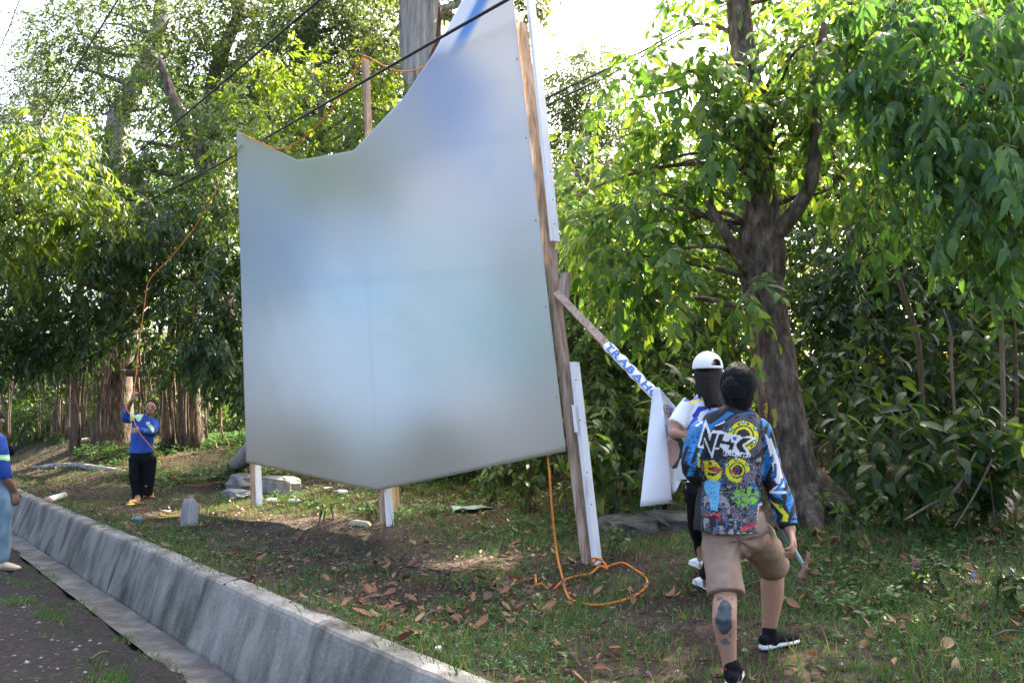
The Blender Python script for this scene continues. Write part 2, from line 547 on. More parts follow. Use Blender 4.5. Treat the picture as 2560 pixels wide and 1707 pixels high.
# retaining wall along the gutter, cast in panels
def mat_wall():
    m, nt, lk, b = newmat('wall_concrete')
    n1 = noisenode(nt, lk, 3.2, 6, .65, stretch=(1, 1, .16)); n2 = noisenode(nt, lk, 1.1, 5); n3 = noisenode(nt, lk, 45, 5)
    oi = nt.new('ShaderNodeObjectInfo')
    r1 = ramp(nt, [(.32, (.045, .044, .038)), (.44, (.15, .147, .134)), (.58, (.265, .258, .236)), (.75, (.34, .325, .29))])
    r2 = ramp(nt, [(.36, (.42, .43, .41)), (.5, (.85, .85, .84)), (.62, (1, 1, 1))]); r4 = ramp(nt, [(0, (.72, .74, .73)), (1, (1.08, 1.06, 1.02))])
    r3 = ramp(nt, [(.3, (.8, .8, .8)), (.7, (1.1, 1.1, 1.1))])
    lk.new(n1.outputs['Fac'], r1.inputs[0]); lk.new(n2.outputs['Fac'], r2.inputs[0]); lk.new(n3.outputs['Fac'], r3.inputs[0]); lk.new(oi.outputs['Random'], r4.inputs[0])
    cur = r1.outputs[0]
    for r in (r2, r3, r4):
        mx = nt.new('ShaderNodeMix'); mx.data_type = 'RGBA'; mx.blend_type = 'MULTIPLY'; mx.inputs[0].default_value = 1
        lk.new(cur, mx.inputs[6]); lk.new(r.outputs[0], mx.inputs[7]); cur = mx.outputs[2]
    lk.new(cur, b.inputs['Base Color']); b.inputs['Roughness'].default_value = .9; b.inputs['Specular IOR Level'].default_value = .2
    bp = nt.new('ShaderNodeBump'); bp.inputs['Strength'].default_value = .5; bp.inputs['Distance'].default_value = .01
    lk.new(n3.outputs['Fac'], bp.inputs['Height']); lk.new(bp.outputs[0], b.inputs['Normal'])
    return m
M_wall = mat_wall()
wx, wy = xy(0, 6)
wall = empty('retaining_wall', (wx, wy, 0), 'long low grey concrete retaining wall with dark stains beside the gutter', 'wall')
joints = [-9, -4, 1.2, 8.2, 9.58, 12.6, 16, 20, 25, 31, 38]
for ji in range(len(joints) - 1):
    a0, a1 = joints[ji] + .007, joints[ji + 1] - .007
    prof = [(0, -.15), (.0, .02), (.035, .13), (.07, .24), (.105, .35), (.128, .425), (.14, .452), (.155, .466), (.21, .470), (.29, .462), (.30, -.15)]
    na = max(3, int((a1 - a0) / .07))
    aa = np.linspace(a0, a1, na)
    V = []
    for a in aa:
        for (w, z) in prof:
            x, y = xy(w, a); V.append((x, y, z))
    V = np.array(V)
    up_ = V[:, 2] > .3
    nz = noise3(V, 5) * .008 + noise3(V, 1.3) * .012
    V[:, 2] += np.where(up_, nz * .6 + .004 * noise3(V, 14), 0)
    wob = noise3(V, 2.5) * .008 + noise3(V, 9) * .003 + .012 * hash3(ji * 7, 3, 1)
    V[:, 0] += WN[0] * wob; V[:, 1] += WN[1] * wob
    m_ = len(prof); Fs = []
    for i in range(na - 1):
        for j in range(m_ - 1):
            Fs.append((i * m_ + j, i * m_ + j + 1, (i + 1) * m_ + j + 1, (i + 1) * m_ + j))
    Fs.append(tuple(range(m_))[::-1]); Fs.append(tuple(range((na - 1) * m_, na * m_)))
    obj('panel', V, Fs, M_wall, wall)

# grass, weeds, litter
M_grass = mat_leaf('grass_blade', [(.035, .115, .025), (.055, .15, .03), (.075, .175, .035), (.12, .19, .05), (.27, .23, .11)], .3, (1.4, 1.3, .7), .6)
M_weed = mat_leaf('weed_leaf', [(.035, .105, .028), (.055, .15, .035), (.05, .12, .04), (.11, .20, .045)], .3, (1.5, 1.5, .7), .5)
M_litter = mat_leaf('dead_leaf', [(.075, .032, .02), (.15, .065, .034), (.25, .115, .05), (.10, .048, .033), (.30, .19, .09)], .12, (1.2, 1, .8), .62)
M_litter_o = mat_leaf('dead_leaf_single', [(.09, .038, .022), (.18, .075, .036), (.30, .135, .055), (.12, .055, .035), (.34, .21, .10)], .12, (1.2, 1, .8), .6, by_object=True)

def sample_bank(n, g, wlo, whi, alo, ahi, dens):
    w = wlo + (whi - wlo) * g.random(n); a = alo + (ahi - alo) * g.random(n)
    x, y = xy(w, a)
    keep = (g.random(n) < dens(x, y, w, a)) & (y > 1.2) & (np.abs(x) < .75 * y + 2)
    return x[keep], y[keep]

def grass_blades(x, y, g, h, wd, lean=.5):
    n = len(x)
    z = ground_z(x, y)
    p = np.stack([x, y, z - .004], 1)
    th = g.random(n) * 6.283
    d = norm(np.stack([np.cos(th) * lean * g.random(n) * 1.6, np.sin(th) * lean * g.random(n) * 1.6, np.ones(n)], 1))
    up = np.stack([np.cos(th + .5), np.sin(th + .5), .2 * np.ones(n)], 1)
    T = (np.array([(0, .5, 0), (0, -.5, 0), (.55, .38, -.06), (.55, -.38, -.06), (1, 0, -.32)], float), None)
    L = h * (.5 + g.random(n)); Wd = wd * (.7 + .6 * g.random(n))
    xx, yy, zz = basis(d, up)
    TV = T[0]
    V = p[:, None] + xx[:, None] * (TV[None, :, :1] * L[:, None, None]) + yy[:, None] * (TV[None, :, 1:2] * Wd[:, None, None]) + zz[:, None] * (TV[None, :, 2:] * L[:, None, None])
    F3 = np.array([(0, 1, 3), (0, 3, 2), (2, 3, 4)])[None] + (np.arange(n) * 5)[:, None, None]
    return V.reshape(-1, 3), F3.reshape(-1, 3)

g = np.random.default_rng(11)
def patch(x, y, s=.9, o=0):
    return noise3(np.stack([x, y, 0 * x + o], 1), s)
def gd(x, y, w, a):
    d = .38 + .75 * patch(x, y, .8, 3) + .45 * patch(x, y, 2.6, 5)
    bare = np.exp(-((x + 2.3) ** 2 + (y - 9.3) ** 2) / 2.2)          # trodden bare soil before the board
    right = sstep(x, 1.4, 2.6) * .6
    return np.clip(d + right - bare, .05, 1) * np.clip(8.5 / y, .15, 1.0) * (1 - .8 * sstep(w, 4.5, 7)) * (1 - .55 * sstep(a, 10.5, 13.5))
x, y = sample_bank(330000, g, .2, 7.5, -1.5, 26, gd)
# blades grow in tufts
cx_ = np.round(x / .07) * .07 + .03 * patch(x, y, 30, 1); cy_ = np.round(y / .07) * .07 + .03 * patch(x, y, 30, 2)
k_ = g.random(len(x)) < .7
x = np.where(k_, cx_ + g.normal(size=len(x)) * .018, x); y = np.where(k_, cy_ + g.normal(size=len(x)) * .018, y)
V, Fs = grass_blades(x, y, g, .068, .0078, 1.0)
tag(obj('grass', V, Fs, M_grass, origin=(0, 0, 0)), 'short green grass growing thinly over the bank', 'grass', kind='stuff')
# strip of grass between road and gutter
x, y = sample_bank(110000, g, -1.1, -.2, -1, 22, lambda x, y, w, a: np.clip(.28 + .5 * patch(x, y, 1.3) + .8 * patch(x, y, 5) - 1.9 * np.abs(w + .45) , 0, 1) * np.clip(7 / y, .2, 1))
V, Fs = grass_blades(x, y, g, .042, .006, 1.2)
tag(obj('grass', V, Fs, M_grass, origin=(0, 0, 0)), 'narrow strip of grass between the dark road and gutter', 'grass', kind='stuff')
# taller sunlit grass at the foot of the forest
x, y = sample_bank(60000, g, 2.8, 8, 2, 30, lambda x, y, w, a: np.clip(-.1 + 1.1 * patch(x, y, .7, 9), 0, 1) * np.clip(9 / y, .2, 1))
V, Fs = grass_blades(x, y, g, .17, .008, .6)
tag(obj('grass', V, Fs, M_grass, origin=(0, 0, 0)), 'tall loose grass at the foot of the forest', 'grass', kind='stuff')

def weeds(seed, n, box_, dens, ll, tpl, k):
    g = np.random.default_rng(seed)
    x, y = sample_bank(n, g, *box_, dens)
    m = len(x); z = ground_z(x, y)
    hts = ll * (.6 + 1.4 * g.random(m))
    P_, D_, U_, L_ = [], [], [], []
    for j in range(k):
        th = g.random(m) * 6.283
        up = .25 + .6 * g.random(m)
        hh = hts * (.2 + .8 * j / k)
        P_.append(np.stack([x, y, z + hh * .8], 1)); D_.append(np.stack([np.cos(th), np.sin(th), up - .2], 1)); U_.append(np.stack([-np.cos(th) * up, -np.sin(th) * up, np.ones(m)], 1) + g.normal(size=(m, 3)) * .2)
        L_.append(ll * (.6 + .7 * g.random(m)))
    return scatter(tpl, np.concatenate(P_), np.concatenate(D_), np.concatenate(U_), np.concatenate(L_))
V, Fs = weeds(21, 40000, (.4, 7.5, -1.5, 22), lambda x, y, w, a: np.clip(-.12 + .9 * patch(x, y, 1.0, 13) + .3 * sstep(x, 1.5, 3), 0, 1) * np.clip(6 / y, .15, 1), .035, T_MID, 6)
tag(obj('weeds', V, Fs, M_weed, origin=(0, 0, 0)), 'small broad leaved weeds spreading among the grass', 'weeds', kind='stuff')
V, Fs = weeds(23, 9000, (2.2, 6.5, 13.5, 27), lambda x, y, w, a: np.clip(.25 + .9 * patch(x, y, .6, 19), 0, 1), .13, T_MID, 7)
tag(obj('weeds', V, Fs, M_weed, origin=(0, 0, 0)), 'leafy undergrowth at the foot of the fig tree', 'weeds', kind='stuff')
V, Fs = weeds(22, 4200, (3.0, 7.0, 2.5, 12), lambda x, y, w, a: np.clip(.1 + 1.0 * patch(x, y, .8, 17), 0, 1), .085, T_MID, 9)
tag(obj('weeds', V, Fs, M_weed, origin=(0, 0, 0)), 'knee high leafy weeds behind the billboard posts', 'weeds', kind='stuff')

# fallen leaves: the 300 that show largest one by one, the rest as one
g = np.random.default_rng(31)
x, y = sample_bank(42000, g, .3, 8, -1, 24, lambda x, y, w, a: np.clip(.34 + .42 * patch(x, y, .7, 23) + .3 * patch(x, y, 2.2, 29) + .3 * sstep(w, 3.5, 5.5), .02, 1) * np.clip(7 / y, .2, 1))
n = len(x)
th = g.random(n) * 6.283
pos = np.stack([x, y, ground_z(x, y) + .016 + .04 * g.random(n)], 1)
d = np.stack([np.cos(th), np.sin(th), g.normal(size=n) * .13], 1)
up = np.stack([g.normal(size=n) * .35, g.normal(size=n) * .35, np.ones(n) * np.where(g.random(n) < .5, 1, -1)], 1)
L = .035 + .07 * g.random(n) ** 1.8
q = px_of(pos)
ins = (q[:, 0] > -20) & (q[:, 0] < 2580) & (q[:, 1] < 1720)
sc = np.where(ins, L / pos[:, 1] ** .6 * (g.random(n) * .8 + .5), 0); idx = np.argsort(-sc)[:300]
T_LIT = leaf_template(3, .42, .18, .3)
litme = [mesh('fallen_leaf', T_[0], T_[1], M_litter_o, True) for T_ in (leaf_template(4, .46, .3, .45, .5), leaf_template(4, .58, .5, -.3, .55), leaf_template(4, .40, -.4, .35, .45))]
xx, yy, zz = basis(d[idx], up[idx])
for i, k in enumerate(idx):
    o = bpy.data.objects.new('fallen_leaf', litme[i % 3]); COL.objects.link(o)
    l = float(L[k] * 1.15)
    o.matrix_basis = Matrix([[xx[i][r] * l, yy[i][r] * l, zz[i][r] * l, pos[k][r]] for r in range(3)] + [[0, 0, 0, 1]])
    tag(o, 'dry reddish brown leaf fallen on the grassy bank', 'leaf', 'fallen leaves on the bank')
msk = np.ones(n, bool); msk[idx] = False
V, Fs = scatter(T_MID, pos[msk], d[msk], up[msk], L[msk])
tag(obj('leaf_litter', V, Fs, M_litter, origin=(0, 0, 0)), 'brown leaf litter scattered over the bank and forest floor', 'leaf litter', kind='stuff')

# crumbs of dead leaf, straw and bark between the grass
M_crumb = mat_leaf('litter_crumb', [(.05, .03, .022), (.10, .055, .04), (.16, .10, .07), (.22, .17, .12), (.09, .07, .06)], .05, (1, 1, 1), .85)
g = np.random.default_rng(33)
x, y = sample_bank(90000, g, .22, 7.5, -1, 22, lambda x, y, w, a: np.clip(.5 + .5 * patch(x, y, 1.1, 43), .1, 1) * np.clip(6.5 / y, .15, 1))
n = len(x); th = g.random(n) * 6.283
pos2 = np.stack([x, y, ground_z(x, y) + .006 + .012 * g.random(n)], 1)
straw = g.random(n) < .3
L2 = np.where(straw, .04 + .07 * g.random(n), .012 + .03 * g.random(n))
W2 = np.where(straw, .012, L2 * (.8 + g.random(n)))
V, Fs = scatter(T_FAR, pos2, np.stack([np.cos(th), np.sin(th), g.normal(size=n) * .2], 1), np.stack([g.normal(size=n) * .4, g.normal(size=n) * .4, np.ones(n)], 1), L2, W2)
tag(obj('leaf_crumbs', V, Fs, M_crumb, origin=(0, 0, 0)), 'crumbled leaves and straw strewn between the grass tufts', 'leaf litter', kind='stuff')

# loose stones on the road and the bank
M_stone = mat_noise('pebble', [(.3, (.12, .11, .1)), (.7, (.33, .31, .29))], 9, .9, .3, 40)
g = np.random.default_rng(41)
def stones(n, wl, wh, al, ah, s):
    w = wl + (wh - wl) * g.random(n); a = al + (ah - al) * g.random(n)
    x, y = xy(w, a); k = (y > 1.5) & (np.abs(x) < .8 * y + 1); x, y = x[k], y[k]; n = len(x)
    z = ground_z(x, y)
    oct_ = np.array([(1, 0, 0), (-1, 0, 0), (0, 1, 0), (0, -1, 0), (0, 0, 1), (0, 0, -1)], float)
    F8 = np.array([(0, 2, 4), (2, 1, 4), (1, 3, 4), (3, 0, 4), (2, 0, 5), (1, 2, 5), (3, 1, 5), (0, 3, 5)])
    r = s * (.4 + g.random((n, 1, 1)) ** 3 * 1.8) * (.7 + .6 * g.random((n, 6, 1))) * np.array([1, 1, .6])
    th = g.random(n) * 6.28; c, s_ = np.cos(th), np.sin(th)
    V = oct_[None] * r
    V = np.stack([V[..., 0] * c[:, None] - V[..., 1] * s_[:, None], V[..., 0] * s_[:, None] + V[..., 1] * c[:, None], V[..., 2]], -1)
    V = V + np.stack([x, y, z + .002], 1)[:, None]
    return V.reshape(-1, 3), (F8[None] + (np.arange(n) * 6)[:, None, None]).reshape(-1, 3)
V, Fs = stones(5000, -6, -.45, -2, 16, .011)
tag(obj('gravel', V, Fs, M_stone, origin=(0, 0, 0)), 'small pale gravel scattered on the dark road', 'gravel', kind='stuff')
V, Fs = stones(1800, .3, 5, -1, 16, .012)
tag(obj('gravel', V, Fs, M_stone, origin=(0, 0, 0)), 'small stones scattered among the grass on the bank', 'gravel', kind='stuff')
# ------------------------------------------------------------------ vegetation
M_bark = mat_noise('bark_dark', [(.28, (.032, .023, .017)), (.43, (.085, .064, .049)), (.56, (.145, .115, .09)), (.72, (.29, .25, .21))], 13, .95, 1.0, 26, stretch=(1, 1, .38), spec=.15, bdist=.03, detail=12)
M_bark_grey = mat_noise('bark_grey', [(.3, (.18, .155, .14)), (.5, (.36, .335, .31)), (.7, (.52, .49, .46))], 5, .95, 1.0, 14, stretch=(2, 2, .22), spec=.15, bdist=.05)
M_root = mat_noise('aerial_root', [(.3, (.07, .05, .038)), (.55, (.19, .14, .105)), (.8, (.36, .29, .23))], 8, .9, .4, 30, stretch=(1, 1, .3))
M_twig = mat_plain('twig_bark', (.10, .075, .05), .9, .3)

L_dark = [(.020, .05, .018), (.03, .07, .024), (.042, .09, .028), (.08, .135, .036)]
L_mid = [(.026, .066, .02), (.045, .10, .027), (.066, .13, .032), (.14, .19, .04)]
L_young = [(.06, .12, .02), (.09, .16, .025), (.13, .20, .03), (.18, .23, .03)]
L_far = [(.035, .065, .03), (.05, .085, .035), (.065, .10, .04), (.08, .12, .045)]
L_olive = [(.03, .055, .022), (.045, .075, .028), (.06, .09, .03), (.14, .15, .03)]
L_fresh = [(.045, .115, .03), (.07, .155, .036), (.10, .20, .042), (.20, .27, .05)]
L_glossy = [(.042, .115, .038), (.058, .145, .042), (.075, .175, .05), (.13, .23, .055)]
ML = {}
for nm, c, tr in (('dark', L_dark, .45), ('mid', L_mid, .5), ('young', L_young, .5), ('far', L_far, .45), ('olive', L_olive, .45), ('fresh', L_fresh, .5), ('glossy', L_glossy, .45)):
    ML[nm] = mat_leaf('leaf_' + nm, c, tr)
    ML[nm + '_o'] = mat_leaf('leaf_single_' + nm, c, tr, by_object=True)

def trunk_part(root, pts, rad, n=24, seg=18, mat=None, name='trunk', rough=.10, seed=1):
    V, Fs = tube(pts, rad, seg, n, rough=rough, rfreq=2.2, seed=seed)
    return obj(name, V, Fs, mat or M_bark, root, smooth=True)

def crown_part(root, arr, tpl, mat, sh=None, tw=.004, singles=0, wr=1.0, name='crown'):
    keep = np.ones(len(arr[0]), bool)
    if singles:
        keep = leaf_objects(root, ML[mat + '_o'], T_BIG if singles > 0 and tpl is not T_CURL else T_CURL, arr, abs(singles), wr=wr)
    pos, d, up, L = [a[keep] for a in arr]
    V, Fs = scatter(tpl, pos, d, up, L, L * wr)
    obj(name, V, Fs, ML[mat], root, kind='stuff')
    if sh is not None:
        V, Fs = twigs(sh, tw)
        obj('twigs', V, Fs, M_twig, root, kind='stuff')

def limb_to(root, start, end, r0, r1, sag=.3, seed=0, mat=None):
    start, end = np.array(start), np.array(end)
    g = np.random.default_rng(seed)
    L = np.linalg.norm(end - start)
    m1 = start * .65 + end * .35 + g.normal(size=3) * .06 * L + [0, 0, .08 * L]
    m2 = start * .3 + end * .7 + g.normal(size=3) * .06 * L + [0, 0, .06 * L]
    V, Fs = tube([start, m1, m2, end], [r0, r0 * .75 + r1 * .25, r0 * .35 + r1 * .65, r1], 8, 14, rough=.1, seed=seed)
    obj('limb', V, Fs, mat or M_bark, root, smooth=True)

def tree(label, tr_pts, tr_rad, clumps, ns, k, ll, sl, mat, tpl=T_MID, droop=.5, bark=None, group=None, seed=1, singles=0, wr=1.0, limbs=True, tw=.006, name='forest_tree', shell=.45, rough=.10, seg=18, nring=30, limbmax=.09):
    base = tr_pts[0]
    gz = ground_z(base[0], base[1])[0]
    pts = [np.array([base[0], base[1], gz - .15])] + [np.array(p) for p in tr_pts[1:]]
    root = empty(name, (base[0], base[1], gz), label, 'tree', group)
    trunk_part(root, pts, tr_rad, nring, seg, bark, seed=seed, rough=rough)
    tr = catmull(pts, 40)
    if limbs:
        for i, c in enumerate(clumps):
            ctr = np.array(c[:3]) if (len(c) == 7 and isinstance(c[6], str)) else P(c[0], c[1], c[2])
            dd = np.linalg.norm((tr - ctr) * [1, 1, 1.0], axis=1) + np.where(tr[:, 2] > ctr[2] - .2, 1.5, 0) + np.where(tr[:, 2] < gz + 1.2, 3, 0)
            j = int(np.argmin(dd)); rr = float(np.interp(j / 39, np.linspace(0, 1, len(tr_rad)), [r if np.isscalar(r) else r[0] for r in tr_rad]))
            limb_to(root, tr[j], ctr, min(rr * .45, limbmax), .010, seed=seed * 31 + i, mat=bark)
    if clumps:
        arr, sh = foliage(seed, clumps, ns, k, ll, sl, droop, shell)
        crown_part(root, arr, tpl, mat, sh if tw else None, tw, singles, wr)
    return root

# --- the large tree beside the two people
T1 = [(2010, 1290, 8.0), (1985, 1190, 8.0), (1955, 1040, 8.0), (1930, 880, 8.05), (1912, 740, 8.1), (1905, 610, 8.1), (1903, 480, 8.15), (1893, 330, 8.3), (1868, 180, 8.5), (1850, 60, 8.6), (1840, -120, 8.7), (1835, -420, 9)]
p1 = [P(*q) for q in T1]
cl1 = [(1560, 560, 8.3, 120, 80, .45, 1.3), (1500, 640, 8.3, 70, 70, .4, 1.1), (1650, 640, 7.8, 90, 90, .5, 1.2), (1610, 520, 8.2, 110, 60, .5, 1.2), (1560, 730, 8.2, 60, 60, .35, .8), (1450, 560, 8.6, 50, 60, .3, .5), (1850, 745, 7.3, 45, 50, .3, .35),
       (1640, 190, 8.2, 110, 60, .6), (1560, 250, 8.6, 80, 70, .6, .8), (1740, 230, 7.8, 120, 70, .6), (1820, 110, 7.7, 90, 60, .5, .7), (1740, 330, 8.0, 130, 80, .7, 1.2), (1660, 400, 8.4, 120, 60, .7),
       (1520, 400, 8.6, 100, 60, .8, .7), (1880, 300, 7.7, 80, 90, .5), (1960, 250, 8.0, 90, 90, .6), (2080, 90, 7.2, 90, 70, .5, 1.0), (2010, 130, 7.6, 80, 60, .5, .6), (1980, 340, 8.3, 90, 60, .5, .6), (2090, 340, 8.4, 90, 110, .7),
       (1830, 410, 7.9, 70, 50, .4, .4), (1750, 470, 8.4, 110, 50, .5, .6), (2080, 470, 8.2, 110, 60, .6, .8), (1700, 80, 9, 130, 50, .8, .4), (1960, -60, 8.5, 200, 90, 1.2), (1760, -120, 9, 160, 90, 1.2), (2150, -60, 8.5, 160, 90, 1)]
root1 = tree('large dark barked tree with yellow mark on trunk beside the two walkers', p1, [.33, .235, .215, .205, .205, .225, .15, .14, .135, .13, .12, .09], cl1, 24, 12, .17, .40, 'fresh', T_BIG, .6, seed=3, singles=300, wr=1.05, name='broadleaf_tree', tw=.005, seg=64, rough=.06, nring=150, limbmax=.03)
for i, (pp, rr) in enumerate([([(1915, 600, 8.05), (1975, 545, 7.9), (2025, 460, 7.8), (2042, 340, 7.8), (2036, 200, 7.9), (2060, 60, 8)], [.12, .085, .07, .06, .05, .03]),
                              ([(1885, 690, 8.05), (1850, 640, 7.9), (1800, 560, 7.8), (1770, 500, 7.8)], [.10, .065, .05, .03]),
                              ([(1890, 420, 8.2), (1780, 408, 8.3), (1640, 420, 8.4), (1520, 455, 8.5), (1430, 492, 8.6)], [.05, .03, .022, .016, .01])]):
    V, Fs = tube([P(*q) for q in pp], rr, 12, 22, rough=.08, seed=i)
    obj('limb', V, Fs, M_bark, root1, smooth=True)
# root flare
for i, (ang, l) in enumerate([(-2.6, .7), (-1.7, .55), (-.7, .7), (.4, .6), (1.9, .6)]):
    b = ORG[root1.name]
    e = np.array([b[0] + math.cos(ang) * l, b[1] + math.sin(ang) * l, 0]); e[2] = ground_z(e[0], e[1])[0] - .05
    V, Fs = tube([b + [0, 0, .5], b + (e - b) * .45 + [0, 0, .22], e], [.14, .13, .05], 10, 12, rough=.12, seed=i)
    obj('root', V, Fs, M_bark, root1, smooth=True)
# yellow paint smear on the bark
M_yel = mat_noise('yellow_paint', [(.35, (.12, .09, .05)), (.5, (.36, .27, .05)), (.7, (.42, .33, .07))], 30, .9, .4, 40)

# --- drooping evergreen branches reaching in from the right
cl2 = [(2230, 130, 6.4, 110, 80, .5), (2340, 220, 6.2, 110, 80, .5, 1.2), (2460, 110, 6.4, 120, 90, .6), (2290, 330, 6.3, 100, 90, .5), (2440, 370, 6.1, 120, 90, .5, 1.2), (2530, 240, 6.3, 100, 100, .6),
       (2390, 500, 6.4, 100, 90, .5), (2540, 520, 6.2, 90, 90, .5), (2190, 50, 6.8, 100, 60, .6, .8), (2180, 250, 6.7, 70, 80, .5, .7), (2330, 20, 6.6, 140, 60, .6), (2480, 620, 6.6, 100, 60, .5, .7), (2560, 0, 6.5, 120, 80, .6),
       (2650, 300, 6.4, 120, 200, .8), (2700, 60, 6.6, 150, 160, .9), (2450, -120, 7, 250, 120, 1.2), (2300, 430, 7.2, 130, 80, .6), (2250, 560, 7.8, 120, 70, .6, .8)]
tree('leafy evergreen tree with long drooping curved leaves at the forest edge', [P(2900, 1300, 7.5), P(2890, 1000, 7.4), P(2870, 600, 7.2), P(2830, 200, 7), P(2800, -200, 7), P(2780, -500, 7)], [.2, .17, .15, .12, .09, .06],
     cl2, 29, 10, .18, .32, 'glossy', T_CURL, .85, seed=5, singles=-300, wr=1.0, name='evergreen_tree', tw=.004, shell=.3)

# --- forest behind: trees that make the green wall on the right
wall_specs = [
    # trunk px, Y, clumps
    (1460, 11.5, [(1420, 620, 11, 90, 120, .8), (1500, 820, 11, 110, 110, .8), (1430, 950, 10.8, 90, 100, .7), (1480, 520, 11.5, 110, 90, .8), (1400, 780, 11.4, 60, 100, .6), (1540, 1050, 10.2, 110, 90, .7)], 'dark', 'slim dark leaved tree behind the right billboard post'),
    (1640, 11.8, [(1620, 820, 11, 120, 110, .8), (1680, 960, 10.6, 110, 100, .7), (1600, 700, 11.5, 110, 90, .8), (1720, 760, 11.5, 110, 110, .8), (1650, 1080, 10.2, 120, 90, .7), (1760, 620, 12, 110, 100, .9)], 'mid', 'bushy tree behind the woman with the white cap'),
    (2120, 12.0, [(2080, 620, 11.5, 110, 100, .9), (2160, 740, 11.2, 130, 90, .8), (2060, 820, 11, 100, 110, .8), (2200, 900, 10.6, 130, 90, .8), (2100, 980, 10.4, 110, 100, .8), (2250, 640, 11.8, 130, 90, .9)], 'dark', 'leafy tree just behind the large dark trunk'),
    (2330, 12.4, [(2320, 760, 11.6, 130, 90, .9), (2400, 880, 11, 120, 100, .8), (2300, 980, 10.6, 120, 90, .8), (2420, 640, 12, 130, 90, .9), (2360, 540, 12.4, 130, 90, .9)], 'dark', 'dark leaved tree behind the drooping evergreen branches'),
    (2560, 12.0, [(2500, 760, 11.6, 110, 100, .9), (2560, 900, 11.2, 120, 110, .8), (2500, 1020, 10.6, 110, 90, .8), (2600, 640, 11.8, 120, 120, .9), (2650, 800, 11.5, 130, 160, 1)], 'mid', 'green tree by the slender pale saplings'),
    (1380, 13.5, [(1340, 700, 13, 80, 160, .9), (1360, 950, 12.6, 90, 120, .8), (1300, 1080, 12.2, 110, 80, .8), (1180, 1090, 12.8, 110, 70, .8), (1050, 1110, 13.4, 120, 60, .8), (1200, 850, 14, 130, 140, 1)], 'dark', 'dark leaved tree standing behind the tarpaulin'),
]
for i, (tx, Y, cl, mt, lab) in enumerate(wall_specs):
    b = P(tx, 1200, Y)
    h = P(tx + 10, 420, Y)
    tree(lab, [b, P(tx + 8, 1000, Y), P(tx - 6, 800, Y), P(tx + 4, 600, Y), h], [.10, .09, .08, .06, .03], cl, 120, 10, .17, .32, mt, T_MID, .5, seed=20 + i, group='trees of the forest edge', tw=.004, wr=1.1, limbs=True, singles=60)

# taller and deeper forest: closes the view and shades the bank
deep = [
    (1800, 17, [(1700, 420, 16, 170, 90, 1.2), (1850, 560, 16, 170, 110, 1.2), (1650, 600, 16, 150, 110, 1.2), (1900, 760, 15.5, 160, 120, 1.2), (1700, 850, 15.5, 170, 130, 1.2), (1850, 1000, 15, 170, 100, 1.2), (1960, 420, 16.5, 160, 90, 1.2)], 'mid', 'tall tree deep in the forest behind the large dark trunk'),
    (2220, 18, [(2150, 420, 17, 170, 110, 1.2), (2300, 560, 16.5, 170, 120, 1.2), (2100, 640, 16.5, 160, 120, 1.2), (2250, 800, 16, 170, 120, 1.2), (2120, 900, 15.5, 160, 120, 1.2), (2330, 980, 15.5, 170, 110, 1.2), (2200, 250, 17, 180, 110, 1.3)], 'olive', 'olive green tree deep in the forest under the drooping branches'),
    (2560, 18, [(2500, 420, 17, 170, 130, 1.2), (2600, 620, 16.5, 170, 140, 1.2), (2480, 760, 16.5, 160, 120, 1.2), (2560, 950, 15.5, 170, 120, 1.2), (2450, 250, 17.5, 180, 120, 1.3), (2400, 60, 17, 220, 120, 1.3), (2650, 180, 16, 220, 160, 1.4)], 'mid', 'broad green tree deep in the forest near saplings'),
    (1450, 18, [(1450, 700, 16.5, 150, 130, 1.2), (1550, 860, 16, 150, 120, 1.2), (1420, 920, 16, 140, 130, 1.2), (1500, 1060, 15, 170, 80, 1.2), (1560, 560, 17, 150, 110, 1.2), (1480, 480, 18, 140, 80, 1.2)], 'olive', 'olive green tree deep behind the wooden brace pole'),
]
for i, (tx, Y, cl, mt, lab) in enumerate(deep):
    tree(lab, [P(tx, 1180, Y), P(tx + 20, 900, Y), P(tx - 10, 600, Y), P(tx + 6, 300, Y)], [.16, .14, .12, .06], cl, 180, 8, .24, .4, mt, T_MID, .5, seed=40 + i, group='trees deep in the forest', tw=0, wr=1.1, singles=0)

# canopy to the right and above, out of view: added to shade the bank
canopy = [(7.5, 11.5, 8.0, 2.6, 2.4, 1.5), (9.5, 14, 9.5, 2.8, 2.6, 1.8), (6.0, 14, 9.5, 2.2, 2.2, 1.4), (10.5, 10, 7.5, 2.4, 2.4, 1.6), (8.0, 8.0, 6.5, 2.2, 2.2, 1.3), (12, 12.5, 10.5, 2.5, 2.5, 1.8), (7, 15, 9, 1.8, 1.8, 1.3), (8.5, 16.5, 10.2, 2, 2, 1.4), (6.6, 12.8, 7.4, 1.5, 1.5, 1.0), (9, 14, 7.6, 1.8, 1.8, 1.2)]
tree('tall spreading canopy tree added out of view to shade the bank, right of the drooping evergreen', [(9.5, 11.5, 1), (9.4, 11.6, 4), (9.2, 11.8, 7), (9, 12, 10)], [.35, .28, .22, .1], [c + ('w',) for c in canopy], 420, 8, .24, .45, 'mid', T_MID, .45, seed=61, group='canopy trees', tw=0)

